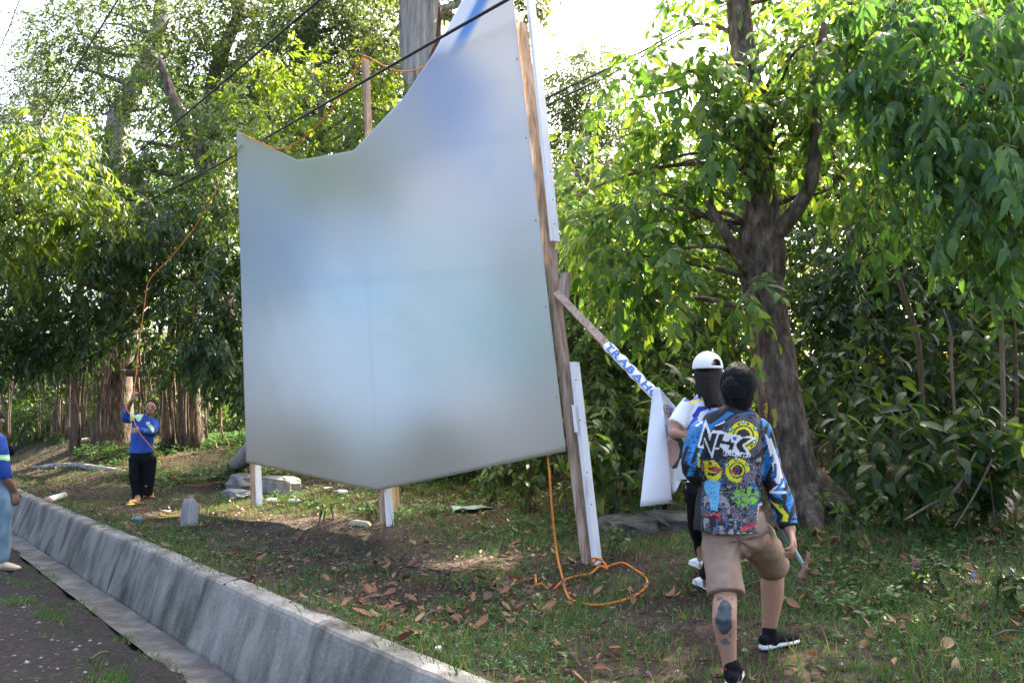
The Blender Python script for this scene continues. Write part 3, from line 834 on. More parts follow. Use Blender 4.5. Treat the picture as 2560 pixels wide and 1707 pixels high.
# --- left: fig tree with hanging roots
cl5 = [(60, 640, 16, 110, 90, .9), (180, 700, 15.5, 130, 80, .9), (90, 780, 15.5, 120, 80, .9), (240, 800, 15.8, 130, 70, .9), (330, 700, 15.2, 120, 80, .9), (440, 660, 15.5, 110, 90, .9), (530, 760, 14.5, 90, 90, .8), (580, 700, 14.2, 60, 90, .6), (560, 860, 14.2, 80, 70, .7),
       (420, 560, 15, 120, 80, .9), (300, 590, 14.6, 120, 70, .8, .9), (540, 560, 15.6, 90, 90, .9), (20, 860, 16, 90, 60, .8), (150, 850, 16.2, 110, 50, .8), (480, 880, 15.4, 90, 60, .7), (600, 940, 14.6, 60, 70, .6, .7), (-80, 720, 15, 120, 160, 1)]
root5 = tree('fig tree with hanging aerial roots and dark drooping canopy behind the rope puller', [P(288, 1095, 20), P(286, 1000, 20), P(294, 900, 20), P(310, 800, 19.6), P(330, 650, 19), P(350, 450, 19)], [.55, .40, .36, .33, .28, .15], cl5, 95, 10, .19, .36, 'dark', T_BIG, .75, bark=None, seed=7, singles=200, wr=.85, name='fig_tree', tw=.006)
# second and third stems of the fig, with root curtains
g = np.random.default_rng(77)
for i, (px0, w_, Y) in enumerate([(185, 18, 19.5), (420, 30, 19)]):
    V, Fs = tube([P(px0 + 4, 1110, Y) - [0, 0, .1], P(px0, 1000, Y), P(px0 + 6, 880, Y), P(px0 + 10, 760, Y)], [w_ * Y / FPX * .6, w_ * Y / FPX * .45, w_ * Y / FPX * .38, w_ * Y / FPX * .25], 22, 24, rough=.45, seed=i)
    obj('stem', V, Fs, M_root, root5, smooth=True)
M_root2 = M_root
for i in range(150):
    px0 = g.choice([g.uniform(-20, 620), g.uniform(130, 290), g.uniform(340, 520)]); Y = g.uniform(17.2, 20)
    top = g.uniform(820, 900); bot = g.choice([1100 - (20 - Y) * 3, 1095, g.uniform(960, 1080)], p=[.45, .25, .3])
    dx = g.normal() * 10
    pts = [P(px0 + dx, top, Y), P(px0 + dx * .6 + g.normal() * 2, top * .6 + bot * .4, Y), P(px0 + g.normal() * 2, top * .3 + bot * .7, Y + .05), P(px0 + g.normal() * 3, bot, Y)]
    r = g.choice([.006, .010, .016, .028], p=[.35, .35, .22, .08])
    V, Fs = tube(pts, [r * .8, r, r, r * 1.1], 6, 10, rough=.15, seed=i)
    obj('aerial_root', V, Fs, M_root, root5, smooth=True)

# sunny leafy tree in front of it
cl6 = [(70, 400, 14, 110, 80, .8), (170, 470, 13.6, 110, 80, .8, 1.1), (60, 520, 13.8, 100, 70, .8), (230, 560, 13.8, 80, 50, .6, .7), (120, 340, 14.4, 100, 50, .8, .8), (10, 620, 14, 90, 60, .7, .8), (-90, 460, 14, 120, 120, 1)]
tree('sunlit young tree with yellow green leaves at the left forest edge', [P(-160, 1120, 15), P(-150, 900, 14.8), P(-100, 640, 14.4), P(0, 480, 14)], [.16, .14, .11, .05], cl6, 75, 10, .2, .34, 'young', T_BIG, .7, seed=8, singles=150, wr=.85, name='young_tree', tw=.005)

# mid height trees left of and behind the tarpaulin
cl7 = [(330, 350, 19, 100, 50, 1, .7), (480, 280, 19, 90, 60, 1, .7), (400, 430, 18, 120, 70, 1), (540, 430, 17, 100, 90, .9), (560, 320, 18, 90, 80, .9), (260, 420, 18.5, 90, 80, .9), (480, 500, 17, 110, 60, .9), (330, 520, 17, 110, 50, .9), (380, 150, 20, 50, 40, .6, .3)]
tree('bushy bright green tree with feathery sprays left of the tarpaulin', [P(480, 1100, 19), P(470, 800, 19), P(520, 480, 18.8), P(440, 270, 19), P(400, 150, 19)], [.28, .24, .2, .15, .06], cl7, 95, 12, .19, .42, 'mid', T_MID, .6, bark=M_bark, seed=9, name='feathery_tree', tw=.006)
cl8 = [(700, 330, 16, 90, 60, .8), (790, 260, 16.5, 90, 70, .8), (870, 330, 15.5, 80, 60, .8), (660, 390, 15, 90, 40, .8), (760, 390, 15, 110, 40, .8), (940, 230, 16.5, 60, 60, .7), (930, 330, 15.5, 70, 60, .7), (840, 180, 17, 70, 60, .7, .7), (720, 180, 18, 90, 60, .9), (640, 250, 18, 80, 80, .9), (880, 500, 15, 140, 100, 1), (700, 520, 15, 140, 100, 1), (1020, 420, 15, 120, 100, 1), (1100, 300, 16, 110, 100, 1)]
tree('young bright yellow green tree rising behind the top of the tarpaulin', [P(800, 1120, 16), P(805, 800, 16), P(790, 560, 16), P(800, 330, 16), P(810, 220, 16)], [.14, .12, .10, .07, .03], cl8, 62, 12, .19, .40, 'young', T_MID, .6, seed=10, name='young_tree', tw=.005)

# --- far tall trees
far = [
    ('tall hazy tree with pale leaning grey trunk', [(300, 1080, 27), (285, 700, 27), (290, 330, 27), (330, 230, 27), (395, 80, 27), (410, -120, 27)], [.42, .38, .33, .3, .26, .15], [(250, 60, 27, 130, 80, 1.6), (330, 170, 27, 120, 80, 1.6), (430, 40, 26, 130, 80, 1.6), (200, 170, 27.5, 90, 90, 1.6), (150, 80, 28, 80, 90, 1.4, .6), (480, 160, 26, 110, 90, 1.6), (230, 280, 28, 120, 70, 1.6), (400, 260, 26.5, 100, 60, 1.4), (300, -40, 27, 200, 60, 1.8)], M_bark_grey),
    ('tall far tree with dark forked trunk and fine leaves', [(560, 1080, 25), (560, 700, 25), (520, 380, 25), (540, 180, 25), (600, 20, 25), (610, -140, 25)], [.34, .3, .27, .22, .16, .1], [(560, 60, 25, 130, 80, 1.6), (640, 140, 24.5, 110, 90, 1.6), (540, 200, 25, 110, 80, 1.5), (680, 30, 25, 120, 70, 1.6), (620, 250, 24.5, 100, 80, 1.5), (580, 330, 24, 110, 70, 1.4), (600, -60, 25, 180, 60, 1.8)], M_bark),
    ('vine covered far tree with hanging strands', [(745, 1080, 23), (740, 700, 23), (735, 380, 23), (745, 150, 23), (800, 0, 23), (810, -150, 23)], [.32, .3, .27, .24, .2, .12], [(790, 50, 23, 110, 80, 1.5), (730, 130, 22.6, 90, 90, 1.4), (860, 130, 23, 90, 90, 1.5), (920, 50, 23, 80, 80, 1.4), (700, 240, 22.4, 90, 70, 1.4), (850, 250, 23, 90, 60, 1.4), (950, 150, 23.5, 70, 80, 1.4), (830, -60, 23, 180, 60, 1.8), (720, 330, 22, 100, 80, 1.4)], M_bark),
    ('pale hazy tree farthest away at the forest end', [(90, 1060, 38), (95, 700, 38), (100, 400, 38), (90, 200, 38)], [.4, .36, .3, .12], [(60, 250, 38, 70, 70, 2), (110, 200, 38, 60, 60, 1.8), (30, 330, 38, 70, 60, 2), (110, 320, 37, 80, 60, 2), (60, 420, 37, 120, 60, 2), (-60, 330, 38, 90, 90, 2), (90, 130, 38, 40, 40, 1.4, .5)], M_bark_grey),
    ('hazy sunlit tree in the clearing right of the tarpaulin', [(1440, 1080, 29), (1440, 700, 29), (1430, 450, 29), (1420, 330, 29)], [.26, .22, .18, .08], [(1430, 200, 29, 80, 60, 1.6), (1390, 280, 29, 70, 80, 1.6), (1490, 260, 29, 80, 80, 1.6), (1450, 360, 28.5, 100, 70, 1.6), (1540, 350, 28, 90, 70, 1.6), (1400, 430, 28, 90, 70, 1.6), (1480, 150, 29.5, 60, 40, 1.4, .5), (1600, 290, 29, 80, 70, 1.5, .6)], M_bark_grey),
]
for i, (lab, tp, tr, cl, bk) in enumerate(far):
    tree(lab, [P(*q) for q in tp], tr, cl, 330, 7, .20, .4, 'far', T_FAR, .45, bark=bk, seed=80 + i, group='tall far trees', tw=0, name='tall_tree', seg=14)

# the great grey trunk behind the tarpaulin
clg = [(960, 560, 18, 130, 110, 1.3, 1.6), (1080, 640, 18, 120, 120, 1.3, 1.6), (860, 660, 18.5, 130, 110, 1.3, 1.6), (1020, 430, 18.5, 110, 90, 1.3, 1.3), (760, 560, 19, 120, 100, 1.3, 1.3), (1210, 40, 17, 70, 60, 1, .5), (1330, 20, 17, 40, 40, .8, .35), (1000, -80, 17, 160, 80, 1.5, 1.2), (1180, -150, 17, 200, 90, 1.8, 1.4), (970, 90, 18, 50, 70, 1, .5), (1240, 110, 18, 50, 50, .8, .4), (1350, -140, 17, 150, 60, 1.2, .5), (950, 180, 18, 50, 60, .9, .5)]  # leading clumps, hidden behind the tarpaulin, are added to shade the left ground
rg = tree('massive old grey trunk with peeling split bark behind the tarpaulin', [P(1075, 1120, 16.5), P(1075, 800, 16.5), P(1072, 400, 16.5), P(1062, 200, 16.5), P(1050, 60, 16.5), P(1045, -150, 16.5), P(1040, -500, 16.5)], [.62, .52, .46, .43, .44, .42, .3], clg, 200, 8, .19, .4, 'olive', T_MID, .5, bark=M_bark_grey, seed=95, name='old_tree', tw=0, seg=40, rough=.16)
M_split = mat_noise('split_bark', [(.3, (.05, .025, .015)), (.7, (.16, .08, .045))], 9, .95, .8, 18, stretch=(2, 2, .3))
V, Fs = tube([P(1080, 330, 16.08), P(1088, 200, 16.06), P(1084, 150, 16.05), P(1096, 100, 16.07), P(1100, 20, 16.1)], [.10, .13, .12, .06, .03], 10, 16, rough=.25, seed=4)
obj('bark_strip', V, Fs, M_split, rg, smooth=True)

# background thicket low on the left, behind the hanging roots
cl9 = [(40 + i * 75, 930 + 45 * ((i * 37) % 3 - 1), 23 + (i % 3), 75, 80, 1.2) for i in range(9)] + [(40 + i * 85, 1040, 22.5, 70, 45, 1.0, .8) for i in range(8)]
tree('dense green thicket behind the hanging roots', [P(420, 1080, 24), P(425, 980, 24), P(420, 880, 24)], [.12, .1, .05], cl9, 170, 7, .22, .36, 'mid', T_MID, .5, seed=97, name='thicket', tw=0, limbs=True)

g = np.random.default_rng(321)
for i, (lab, tx, xs) in enumerate([('dark thicket closing the view far behind the fig tree', 200, range(-120, 420, 90)), ('green thicket far behind the left half of the tarpaulin', 700, range(430, 900, 90)), ('green thicket far behind the old grey trunk', 1150, range(900, 1400, 90))]):
    cl = [(x + g.normal() * 20, y + g.normal() * 15, 30 + 2 * g.random(), 70, 60, 1.4) for x in xs for y in range(400 if tx < 1000 else 620, 1100, 95)]
    tree(lab, [P(tx, 1090, 31), P(tx, 900, 31), P(tx + 5, 600, 31)], [.2, .15, .08], cl, 62, 7, .34, .5, 'mid', T_FAR, .4, seed=340 + i, group='far thickets', tw=0, name='thicket', limbs=False)

# --- shrubs of the understory, large leaves one by one
def shrub(label, px, py, Y, nst, h, nl, ll, mat='dark', seed=1, wr=1.15, spread=.5, group='understory shrubs', droop=.3):
    g = np.random.default_rng(seed)
    b = P(px, py, Y); gz = ground_z(b[0], b[1])[0]
    root = empty('shrub', (b[0], b[1], gz), label, 'shrub', group)
    P_, D_, U_, L_ = [], [], [], []
    for s in range(nst):
        th = g.random() * 6.283; rr = spread * (.3 + .7 * g.random())
        hh = h * (.6 + .5 * g.random())
        base = np.array([b[0] + .1 * math.cos(th), b[1] + .1 * math.sin(th), gz - .05])
        tip = np.array([b[0] + rr * math.cos(th), b[1] + rr * math.sin(th), gz + hh])
        mid = (base + tip) / 2 + np.array([-.08 * math.cos(th), -.08 * math.sin(th), .1])
        V, Fs = tube([base, mid, tip], [.009, .007, .004], 6, 10); obj('stem', V, Fs, M_twig, root, smooth=True)
        path = catmull([base, mid, tip], 40)
        m = nl // nst
        for j in range(m):
            t = .12 + .88 * (j / max(1, m - 1)) ** .8
            p = path[int(t * 39)]
            a = j * 2.4 + g.normal() * .3
            el = .35 * t - .62 + .3 * g.normal()
            d = np.array([math.cos(a), math.sin(a), el])
            P_.append(p); D_.append(d); U_.append(np.array([-math.cos(a) * el, -math.sin(a) * el, 1]) + g.normal(size=3) * .25); L_.append(ll * (.65 + .6 * g.random()))
    arr = [np.array(P_), np.array(D_), np.array(U_), np.array(L_)]
    x, y, z = basis(arr[1], arr[2])
    key = ('shrub', mat, wr)
    if key not in LEAFME: LEAFME[key] = mesh('leaf', T_BIG[0] * [1, wr, 1], T_BIG[1], ML[mat + '_o'], True)
    for i in range(len(P_)):
        o = bpy.data.objects.new('leaf', LEAFME[key]); COL.objects.link(o); o.parent = root
        l = float(L_[i]); p = P_[i] - ORG[root.name]
        o.matrix_basis = Matrix([[x[i][r] * l, y[i][r] * l, z[i][r] * l, p[r]] for r in range(3)] + [[0, 0, 0, 1]])
    return root
sh_specs = [
    ('tall shrub with a rosette of broad glossy leaves beside the white plank', 1500, 1180, 8.6, 4, 1.35, 44, .30, 'mid', 1.2),
    ('shrub with long hanging leaves below the wooden brace', 1630, 1180, 8.8, 4, 1.9, 48, .32, 'dark', 1.1),
    ('dark leafy shrub between brace and woman', 1560, 1200, 8.4, 5, .9, 60, .2, 'dark', 1.1),
    ('low dark shrub behind the hanging white sheet', 1690, 1220, 8.6, 5, .95, 60, .2, 'dark', 1.1),
    ('small leafy shrub behind the right billboard post', 1440, 1210, 9.2, 5, 1.2, 60, .2, 'mid', 1.1),
    ('spreading shrub with long dark leaves right of the large trunk', 2150, 1230, 7.6, 6, 1.0, 84, .26, 'dark', 1.1),
    ('shrub with a fan of pointed leaves near the ground', 2260, 1300, 7.2, 5, .72, 66, .24, 'dark', 1.15),
    ('tall shrub with pale new leaves at its top', 2330, 1240, 7.4, 6, 1.25, 84, .24, 'dark', 1.15),
    ('dark leafy shrub beneath the thin slanting sapling', 2430, 1260, 7.2, 6, 1.0, 84, .24, 'dark', 1.15),
    ('broad leaved shrub at the foot of the pale saplings', 2520, 1270, 7.0, 6, 1.1, 84, .26, 'dark', 1.15),
    ('shrub crowded against the base of the large trunk', 2080, 1200, 8.6, 6, 1.3, 72, .22, 'dark', 1.1),
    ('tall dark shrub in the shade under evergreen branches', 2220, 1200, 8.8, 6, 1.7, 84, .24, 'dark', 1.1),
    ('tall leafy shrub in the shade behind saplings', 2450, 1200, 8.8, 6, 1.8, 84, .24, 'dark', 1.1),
    ('bright shrub beside the drooping evergreen tree', 2640, 1300, 6.8, 6, 1.2, 84, .26, 'mid', 1.15),
    ('tall broad leaved shrub filling the gap right of the trunk', 2130, 1200, 9.2, 7, 2.1, 96, .24, 'dark', 1.15),
    ('tall broad leaved shrub behind the thin bent stem', 2340, 1200, 9.4, 7, 2.2, 96, .24, 'dark', 1.15),
    ('tall broad leaved shrub at the right end of the thicket', 2540, 1200, 9.0, 7, 2.2, 96, .26, 'dark', 1.15),
    ('tall shrub with fresh leaves high behind the slanting vine', 2440, 1200, 9.8, 7, 2.6, 96, .24, 'mid', 1.15),
    ('grey green bushy weed beside the large trunk', 2130, 1330, 6.6, 6, .48, 96, .085, 'mid', 1.6),
    ('leafy plant with long upright leaves behind the middle post', 1230, 1230, 10.3, 6, .55, 72, .14, 'mid', 1.1),
    ('low leafy plant behind the orange rope', 1310, 1240, 9.8, 6, .6, 72, .14, 'dark', 1.1),
    ('leafy weed growing at the foot of the right post', 1540, 1400, 7.2, 5, .26, 45, .09, 'mid', 1.4),
    ('low creeping plant with round leaves beside the hammer', 2330, 1440, 5.6, 6, .18, 60, .085, 'mid', 1.5),
    ('low creeping plant with pale green leaves at the bank edge', 2500, 1480, 5.2, 6, .22, 72, .08, 'mid', 1.5),
    ('small weed with pointed leaves in front of middle post', 935, 1320, 9.6, 4, .25, 32, .1, 'mid', 1.1),
    ('tiny weed growing on the bare soil', 815, 1320, 9.9, 4, .2, 28, .09, 'mid', 1.1),
]
for i, s in enumerate(sh_specs):
    shrub(s[0], s[1], s[2], s[3], s[4], s[5], s[6], s[7], s[8], seed=200 + i, wr=s[9], spread=.18 + .35 * min(1, s[5]))

# slender saplings and bare stems on the right
sap = [('slender pale sapling standing upright at the forest edge', [(2505, 1180, 7.8), (2508, 1000, 7.8), (2500, 760, 7.8), (2488, 560, 7.8), (2470, 300, 7.9)], .022),
       ('thin crooked sapling leaning toward the large trunk', [(2300, 900, 9), (2280, 800, 9), (2255, 720, 9), (2235, 640, 9)], .03),
       ('thin bent bare stem between shrubs', [(2390, 1100, 7.9), (2378, 900, 7.9), (2378, 840, 7.9), (2358, 770, 7.9)], .014),
       ('slanting brown vine arching down to the ground', [(2440, 1130, 7), (2390, 1220, 6.9), (2310, 1270, 6.9), (2260, 1300, 6.8)], .011),
       ('thin brown vine hanging among the right hand shrubs', [(2480, 1150, 6.9), (2440, 1230, 6.8), (2385, 1320, 6.6)], .009),
       ('tall thin grey stem at the edge of the right hand forest', [(2545, 1150, 8.8), (2540, 900, 8.8), (2530, 700, 8.9), (2525, 560, 9)], .016)]
for i, (lab, pts, r) in enumerate(sap):
    pw = [P(*q) for q in pts]
    z0 = ground_z(pw[0][0], pw[0][1])[0]
    if 'vine' not in lab: pw = [np.array([pw[0][0], pw[0][1], z0 - .05])] + pw
    V, Fs = tube(pw, [r] * (len(pw) - 1) + [r * .6], 8, 24, rough=.12, seed=i)
    tag(obj('vine' if 'vine' in lab else 'sapling', V, Fs, M_root if i in (0, 2, 3) else M_twig, smooth=True), lab, 'vine' if 'vine' in lab else 'sapling', 'bare stems on the right')

# sunlit wall of leaves closing the forest far behind
g = np.random.default_rng(123)
bk = [('sunlit yellow green thicket glimpsed deep behind the large trunk', 1900, range(1700, 2160, 90)), ('sunlit yellow green thicket glimpsed deep behind the evergreen branches', 2380, range(2170, 2760, 90)), ('sunlit green thicket glimpsed deep behind the wooden brace', 1540, range(1400, 1700, 90))]
for i, (lab, tx, xs) in enumerate(bk):
    cl = [(x + g.normal() * 20, y + g.normal() * 15, 24 + 2 * g.random(), 70, 60, 1.2) for x in xs for y in range(480 if tx < 1600 else 380, 1120, 95)]
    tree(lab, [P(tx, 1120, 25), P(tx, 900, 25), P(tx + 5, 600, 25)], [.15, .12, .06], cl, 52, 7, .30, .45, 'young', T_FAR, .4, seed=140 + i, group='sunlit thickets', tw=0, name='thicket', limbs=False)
# ------------------------------------------------------------------ billboard frame, tarpaulin, ropes, cables
BA, BB = np.array([.72, 7.0]), np.array([-3.7, 11.8])
BD = norm(BB - BA); BNv = np.array([-BD[1], BD[0]]); BNv = BNv if BNv[1] < 0 else -BNv      # towards the road
def BP(px, py, off=0.0):
    """point on the upright plane of the board, off metres towards the road"""
    d = P(px, py, 10.0) - [0, 0, CAMZ]
    n = BNv; c = np.dot(n, BA) + off
    t = c / (n[0] * d[0] + n[1] * d[1])
    return np.array([0, 0, CAMZ]) + d * t
B3 = np.array([BD[0], BD[1], 0]); N3 = np.array([BNv[0], BNv[1], 0])

def mat_wood(name, stops):
    return mat_noise(name, stops, 5, .85, .5, 30, stretch=(6, 6, .5), spec=.2, bdist=.006)
M_wood = mat_wood('weathered_wood', [(.3, (.20, .125, .09)), (.5, (.36, .255, .19)), (.7, (.48, .38, .31))])
M_wood2 = mat_wood('fresh_wood', [(.3, (.36, .24, .14)), (.7, (.56, .42, .28))])
M_white = mat_noise('white_painted_wood', [(.25, (.45, .43, .40)), (.42, (.72, .73, .74)), (.7, (.82, .83, .84))], 4, .6, .3, 20, stretch=(3, 3, .4))
M_nail = mat_plain('nail', (.12, .1, .09), .5)

z0 = BP(1490, 1428)
frame = empty('billboard_frame', (z0[0], z0[1], ground_z(z0[0], z0[1])[0]), 'leaning wooden billboard frame of brown studs with white painted planks', 'frame')
def beam(name, a, b, hw, hd, mat, off=0, slant=0):
    V, Fs = box(a, b, B3 * hw, N3 * hd)
    return obj(name, V, Fs, mat, frame)
# right post: brown stud lying against the sheet edge, white planks nailed along it
down = np.array([0, 0, -.12])
beam('post', BP(1478, 1432) + down, BP(1303, 60), .035, .05, M_wood)
beam('post', BP(1297, -20), BP(1278, -190), .035, .05, M_wood)
pl = beam('plank', BP(1388, 604, .0), BP(1320, -60, .0), .02, .045, M_white)
pl2 = beam('plank', BP(1496, 1426, -.02) + down * .3, BP(1436, 905, -.02), .022, .042, M_white)
beam('plank', BP(1441, 1080, .06), BP(1433, 1012, .06), .012, .01, M_white)
for pxn, pyn in ((1376, 430), (1382, 500), (1386, 560), (1440, 950), (1450, 1050), (1468, 1180), (1478, 1260)):
    c = BP(pxn, pyn, .07)
    V, Fs = ellipsoid(c, (.007, .007, .007), nu=6, nv=4); obj('nail', V, Fs, M_nail, frame)
# middle and left posts
beam('post', BP(962, 1330) + down, BP(914, 150), .03, .035, M_wood)
beam('plank', BP(977, 1318, .0) + down * .4, BP(968, 1190, .0), .022, .04, M_white)
beam('post', BP(993, 1265, -.5) + down, BP(985, 1160, -.5), .03, .03, M_wood2)
beam('post', BP(638, 1272) + down, BP(606, 340), .032, .04, M_wood)
beam('plank', BP(649, 1266) + down * .4, BP(643, 1120), .022, .04, M_white)
# horizontal rails behind the sheet
for (a, b) in (((625, 1120), (1432, 1105)), ((612, 700), (1390, 640)), ((608, 470), (1345, 300))):
    beam2 = box(BP(*a, -.06), BP(*b, -.06), np.array([0, 0, .035]), N3 * .02)
    obj('rail', beam2[0], beam2[1], M_wood, frame)
# block where the brace is nailed on
cb = BP(1408, 715, .02)
V, Fs = box(cb + [0, 0, -.13], cb + [0.03, 0, .12], B3 * .04, N3 * .03); obj('cleat', V, Fs, M_wood, frame)

M_eyelet = mat_plain('eyelet_metal', (.35, .34, .32), .4)
# the printed tarpaulin: soft pale print, sagging top edge
top = np.array([(606, 330), (640, 349), (700, 377), (757, 403), (830, 393), (903, 381), (960, 322), (1030, 246), (1104, 138), (1140, 72), (1178, 0), (1215, -75), (1278, -190)], float)
bot = np.array([(632, 1155), (720, 1174), (800, 1192), (900, 1214), (960, 1225), (1040, 1209), (1150, 1187), (1300, 1155), (1434, 1127)], float)
NS, NT = 170, 110
def resample(pts, s):
    w = np.array([BP(*q) for q in pts]); f = w[:, :2] @ BD; f = (f - f[0]) / (f[-1] - f[0])
    return np.stack([np.interp(s, f, w[:, i]) for i in range(3)], 1)
s = np.linspace(0, 1, NS)
tw, bw = resample(top, s), resample(bot, s)
t = np.linspace(0, 1, NT)
V = bw[:, None] * (1 - t)[None, :, None] + tw[:, None] * t[None, :, None]
V = V.reshape(-1, 3)
S_, T_ = np.meshgrid(s, t, indexing='ij'); S_, T_ = S_.ravel(), T_.ravel()
billow = .04 * np.sin(S_ * math.pi * 2) * np.sin(T_ * math.pi) + .018 * noise3(np.stack([S_ * 5, T_ * 4, 0 * S_], 1)) + .005 * noise3(np.stack([S_ * 14 + T_ * 6, T_ * 5, 0 * S_ + 4], 1)) + .003 * np.abs(noise3(np.stack([S_ * 22 - T_ * 9, T_ * 3 + S_ * 4, 0 * S_ + 8], 1))) * (S_ > .04)
V = V + N3 * (.10 + billow * np.minimum(1, 6 * (1 - S_)) * np.minimum(1, 6 * S_))[:, None]
q = px_of(V)
samples = [(610, 345, 138, 150, 128), (760, 435, 132, 146, 120), (900, 420, 146, 156, 148), (1000, 330, 158, 170, 178), (1130, 290, 140, 160, 200), (1290, 100, 208, 212, 216), (1300, 290, 204, 208, 214), (1240, 400, 178, 196, 222), (1100, 450, 192, 196, 204),
           (640, 480, 140, 160, 172), (690, 600, 138, 164, 198), (870, 590, 168, 184, 200), (1100, 590, 184, 200, 208), (1320, 560, 188, 198, 210), (640, 700, 146, 168, 184), (900, 710, 172, 204, 226), (1130, 710, 178, 202, 212), (1370, 720, 166, 182, 184),
           (700, 870, 188, 208, 224), (920, 870, 188, 208, 224), (1100, 860, 178, 202, 212), (1260, 870, 156, 190, 196), (1385, 870, 152, 174, 170), (700, 980, 188, 204, 216), (920, 980, 190, 210, 226), (1200, 980, 190, 198, 204), (1400, 980, 172, 174, 176),
           (650, 1090, 150, 150, 146), (920, 1090, 174, 188, 194), (1300, 1080, 178, 178, 178), (650, 1150, 132, 132, 122), (955, 1215, 136, 136, 126), (1390, 1125, 146, 146, 138), (800, 1180, 134, 134, 124), (1100, 1180, 138, 138, 130), (1250, 1150, 146, 146, 140), (1425, 1040, 150, 150, 146), (612, 560, 138, 152, 160), (620, 800, 158, 172, 180), (628, 960, 156, 162, 164), (1350, 640, 160, 172, 172), (1410, 920, 152, 160, 158), (1320, 420, 186, 192, 200)]
sm = np.array(samples, float)
d2 = ((q[:, None, :] - sm[None, :, :2]) ** 2).sum(-1)
wt = np.exp(-d2 / (2 * 72.0 ** 2)) + 1e-9 / (d2 + 1)
cols = lin((wt[..., None] * sm[None, :, 2:]).sum(1) / wt.sum(1)[:, None])
lum = cols.mean(1, keepdims=True)
cols = np.clip(cols * [1.33, 1.18, .99], 0, .85)
# printed streaks along the upper right edge: white border, blue band
def edge_x(py): return np.interp(py, [-190, -75, 0, 72, 138, 250], [1278, 1215, 1178, 1140, 1104, 1028])
dx = q[:, 0] - edge_x(q[:, 1])
m_ = q[:, 1] < 160
fade = (1 - sstep(q[:, 1], 70, 160))[:, None]
k1 = (1 - sstep(dx, 10, 20))[:, None] * fade; k2 = ((sstep(dx, 10, 20) * (1 - sstep(dx, 34, 52))))[:, None] * fade
cols = cols * (1 - k1) + np.array([.8, .82, .85]) * k1
cols = cols * (1 - k2) + lin((96, 150, 210)) * k2
i = (np.arange(NS - 1)[:, None] * NT + np.arange(NT - 1)[None])
Fq = np.stack([i, i + 1, i + NT + 1, i + NT], -1).reshape(-1, 4)
m, nt, lk, b = newmat('tarpaulin_print')
a = nt.new('ShaderNodeVertexColor'); a.layer_name = 'Col'; lk.new(a.outputs[0], b.inputs['Base Color'])
b.inputs['Roughness'].default_value = .6
tr_ = nt.new('ShaderNodeBsdfTranslucent'); lk.new(a.outputs[0], tr_.inputs[0])
ms = nt.new('ShaderNodeMixShader'); ms.inputs[0].default_value = .07
lk.new(b.outputs[0], ms.inputs[1]); lk.new(tr_.outputs[0], ms.inputs[2]); lk.new(ms.outputs[0], nt['Material Output'].inputs['Surface'])
n_ = noisenode(nt, lk, 3, 3); bp = nt.new('ShaderNodeBump'); bp.inputs['Strength'].default_value = .12; bp.inputs['Distance'].default_value = .05
lk.new(n_.outputs['Fac'], bp.inputs['Height']); lk.new(bp.outputs[0], b.inputs['Normal'])
M_tarp = m
tarp = obj('tarpaulin', V, Fq, M_tarp, smooth=True)
set_col(tarp.data, cols)
sol = tarp.modifiers.new('thickness', 'SOLIDIFY'); sol.thickness = .003; sol.offset = 1
tag(tarp, 'huge pale blue and grey printed tarpaulin sagging on the billboard frame', 'tarpaulin')

for k_ in list(range(8, NS - 1, 20)):
    for row in (1, ):
        c_ = V[k_ * NT + row]
        W_, F_ = tube([c_ + N3 * .002, c_ + N3 * .007], [.010, .010], 10); obj('eyelet', W_, F_, M_eyelet, tarp)
for row in range(10, NT - 4, 17):
    for k_ in (1, NS - 2):
        c_ = V[k_ * NT + row]
        W_, F_ = tube([c_ + N3 * .002, c_ + N3 * .007], [.010, .010], 10); obj('eyelet', W_, F_, M_eyelet, tarp)
# brace pole with lettered banner wrapped round it
br0, br1 = BP(1392, 733, .10), P(1745, 1098, 5.55)
bd = norm(br1 - br0)
bu = norm(np.cross(np.cross(bd, [0, -1, 0]), bd)); bu = norm(np.array([0, -1.0, 0]) - bd * np.dot([0, -1, 0], bd)); bs = np.cross(bd, bu)
brace = obj('brace_pole', *box(br0, br1, bs * .032, bu * .02), M_wood)
tag(brace, 'brown wooden pole bracing the billboard post and held by the woman', 'pole')
M_ban = mat_plain('banner_white', (.78, .79, .82), .45, .04, 8, .4, .05)
M_blue = mat_plain('banner_blue', (.03, .14, .45), .5, .05)
M_red = mat_plain('banner_red', (.5, .04, .06), .5, .05)
def on_brace(f): return br0 + (br1 - br0) * f
f0 = .355; f1 = .66
for f in np.linspace(0, 1, 1001):
    if px_of([on_brace(f)])[0][0] < 1518: f0 = f
    if px_of([on_brace(f)])[0][0] < 1652: f1 = f
banner = empty('wrapped_banner', on_brace(f0), 'white cloth banner with blue capitals wrapped round the brace pole', 'banner')
fs = np.linspace(f0, f1, 30)
pts = np.array([on_brace(f) for f in fs]) + np.array([bs * .003 * math.sin(k * 1.3) for k in range(30)])
V, Fs = tube(pts, [(.040 + .003 * math.sin(k * .9), .028) for k in range(30)], 14, side=bs)
wrap = obj('cloth_wrap', V, Fs, M_ban, banner, smooth=True)
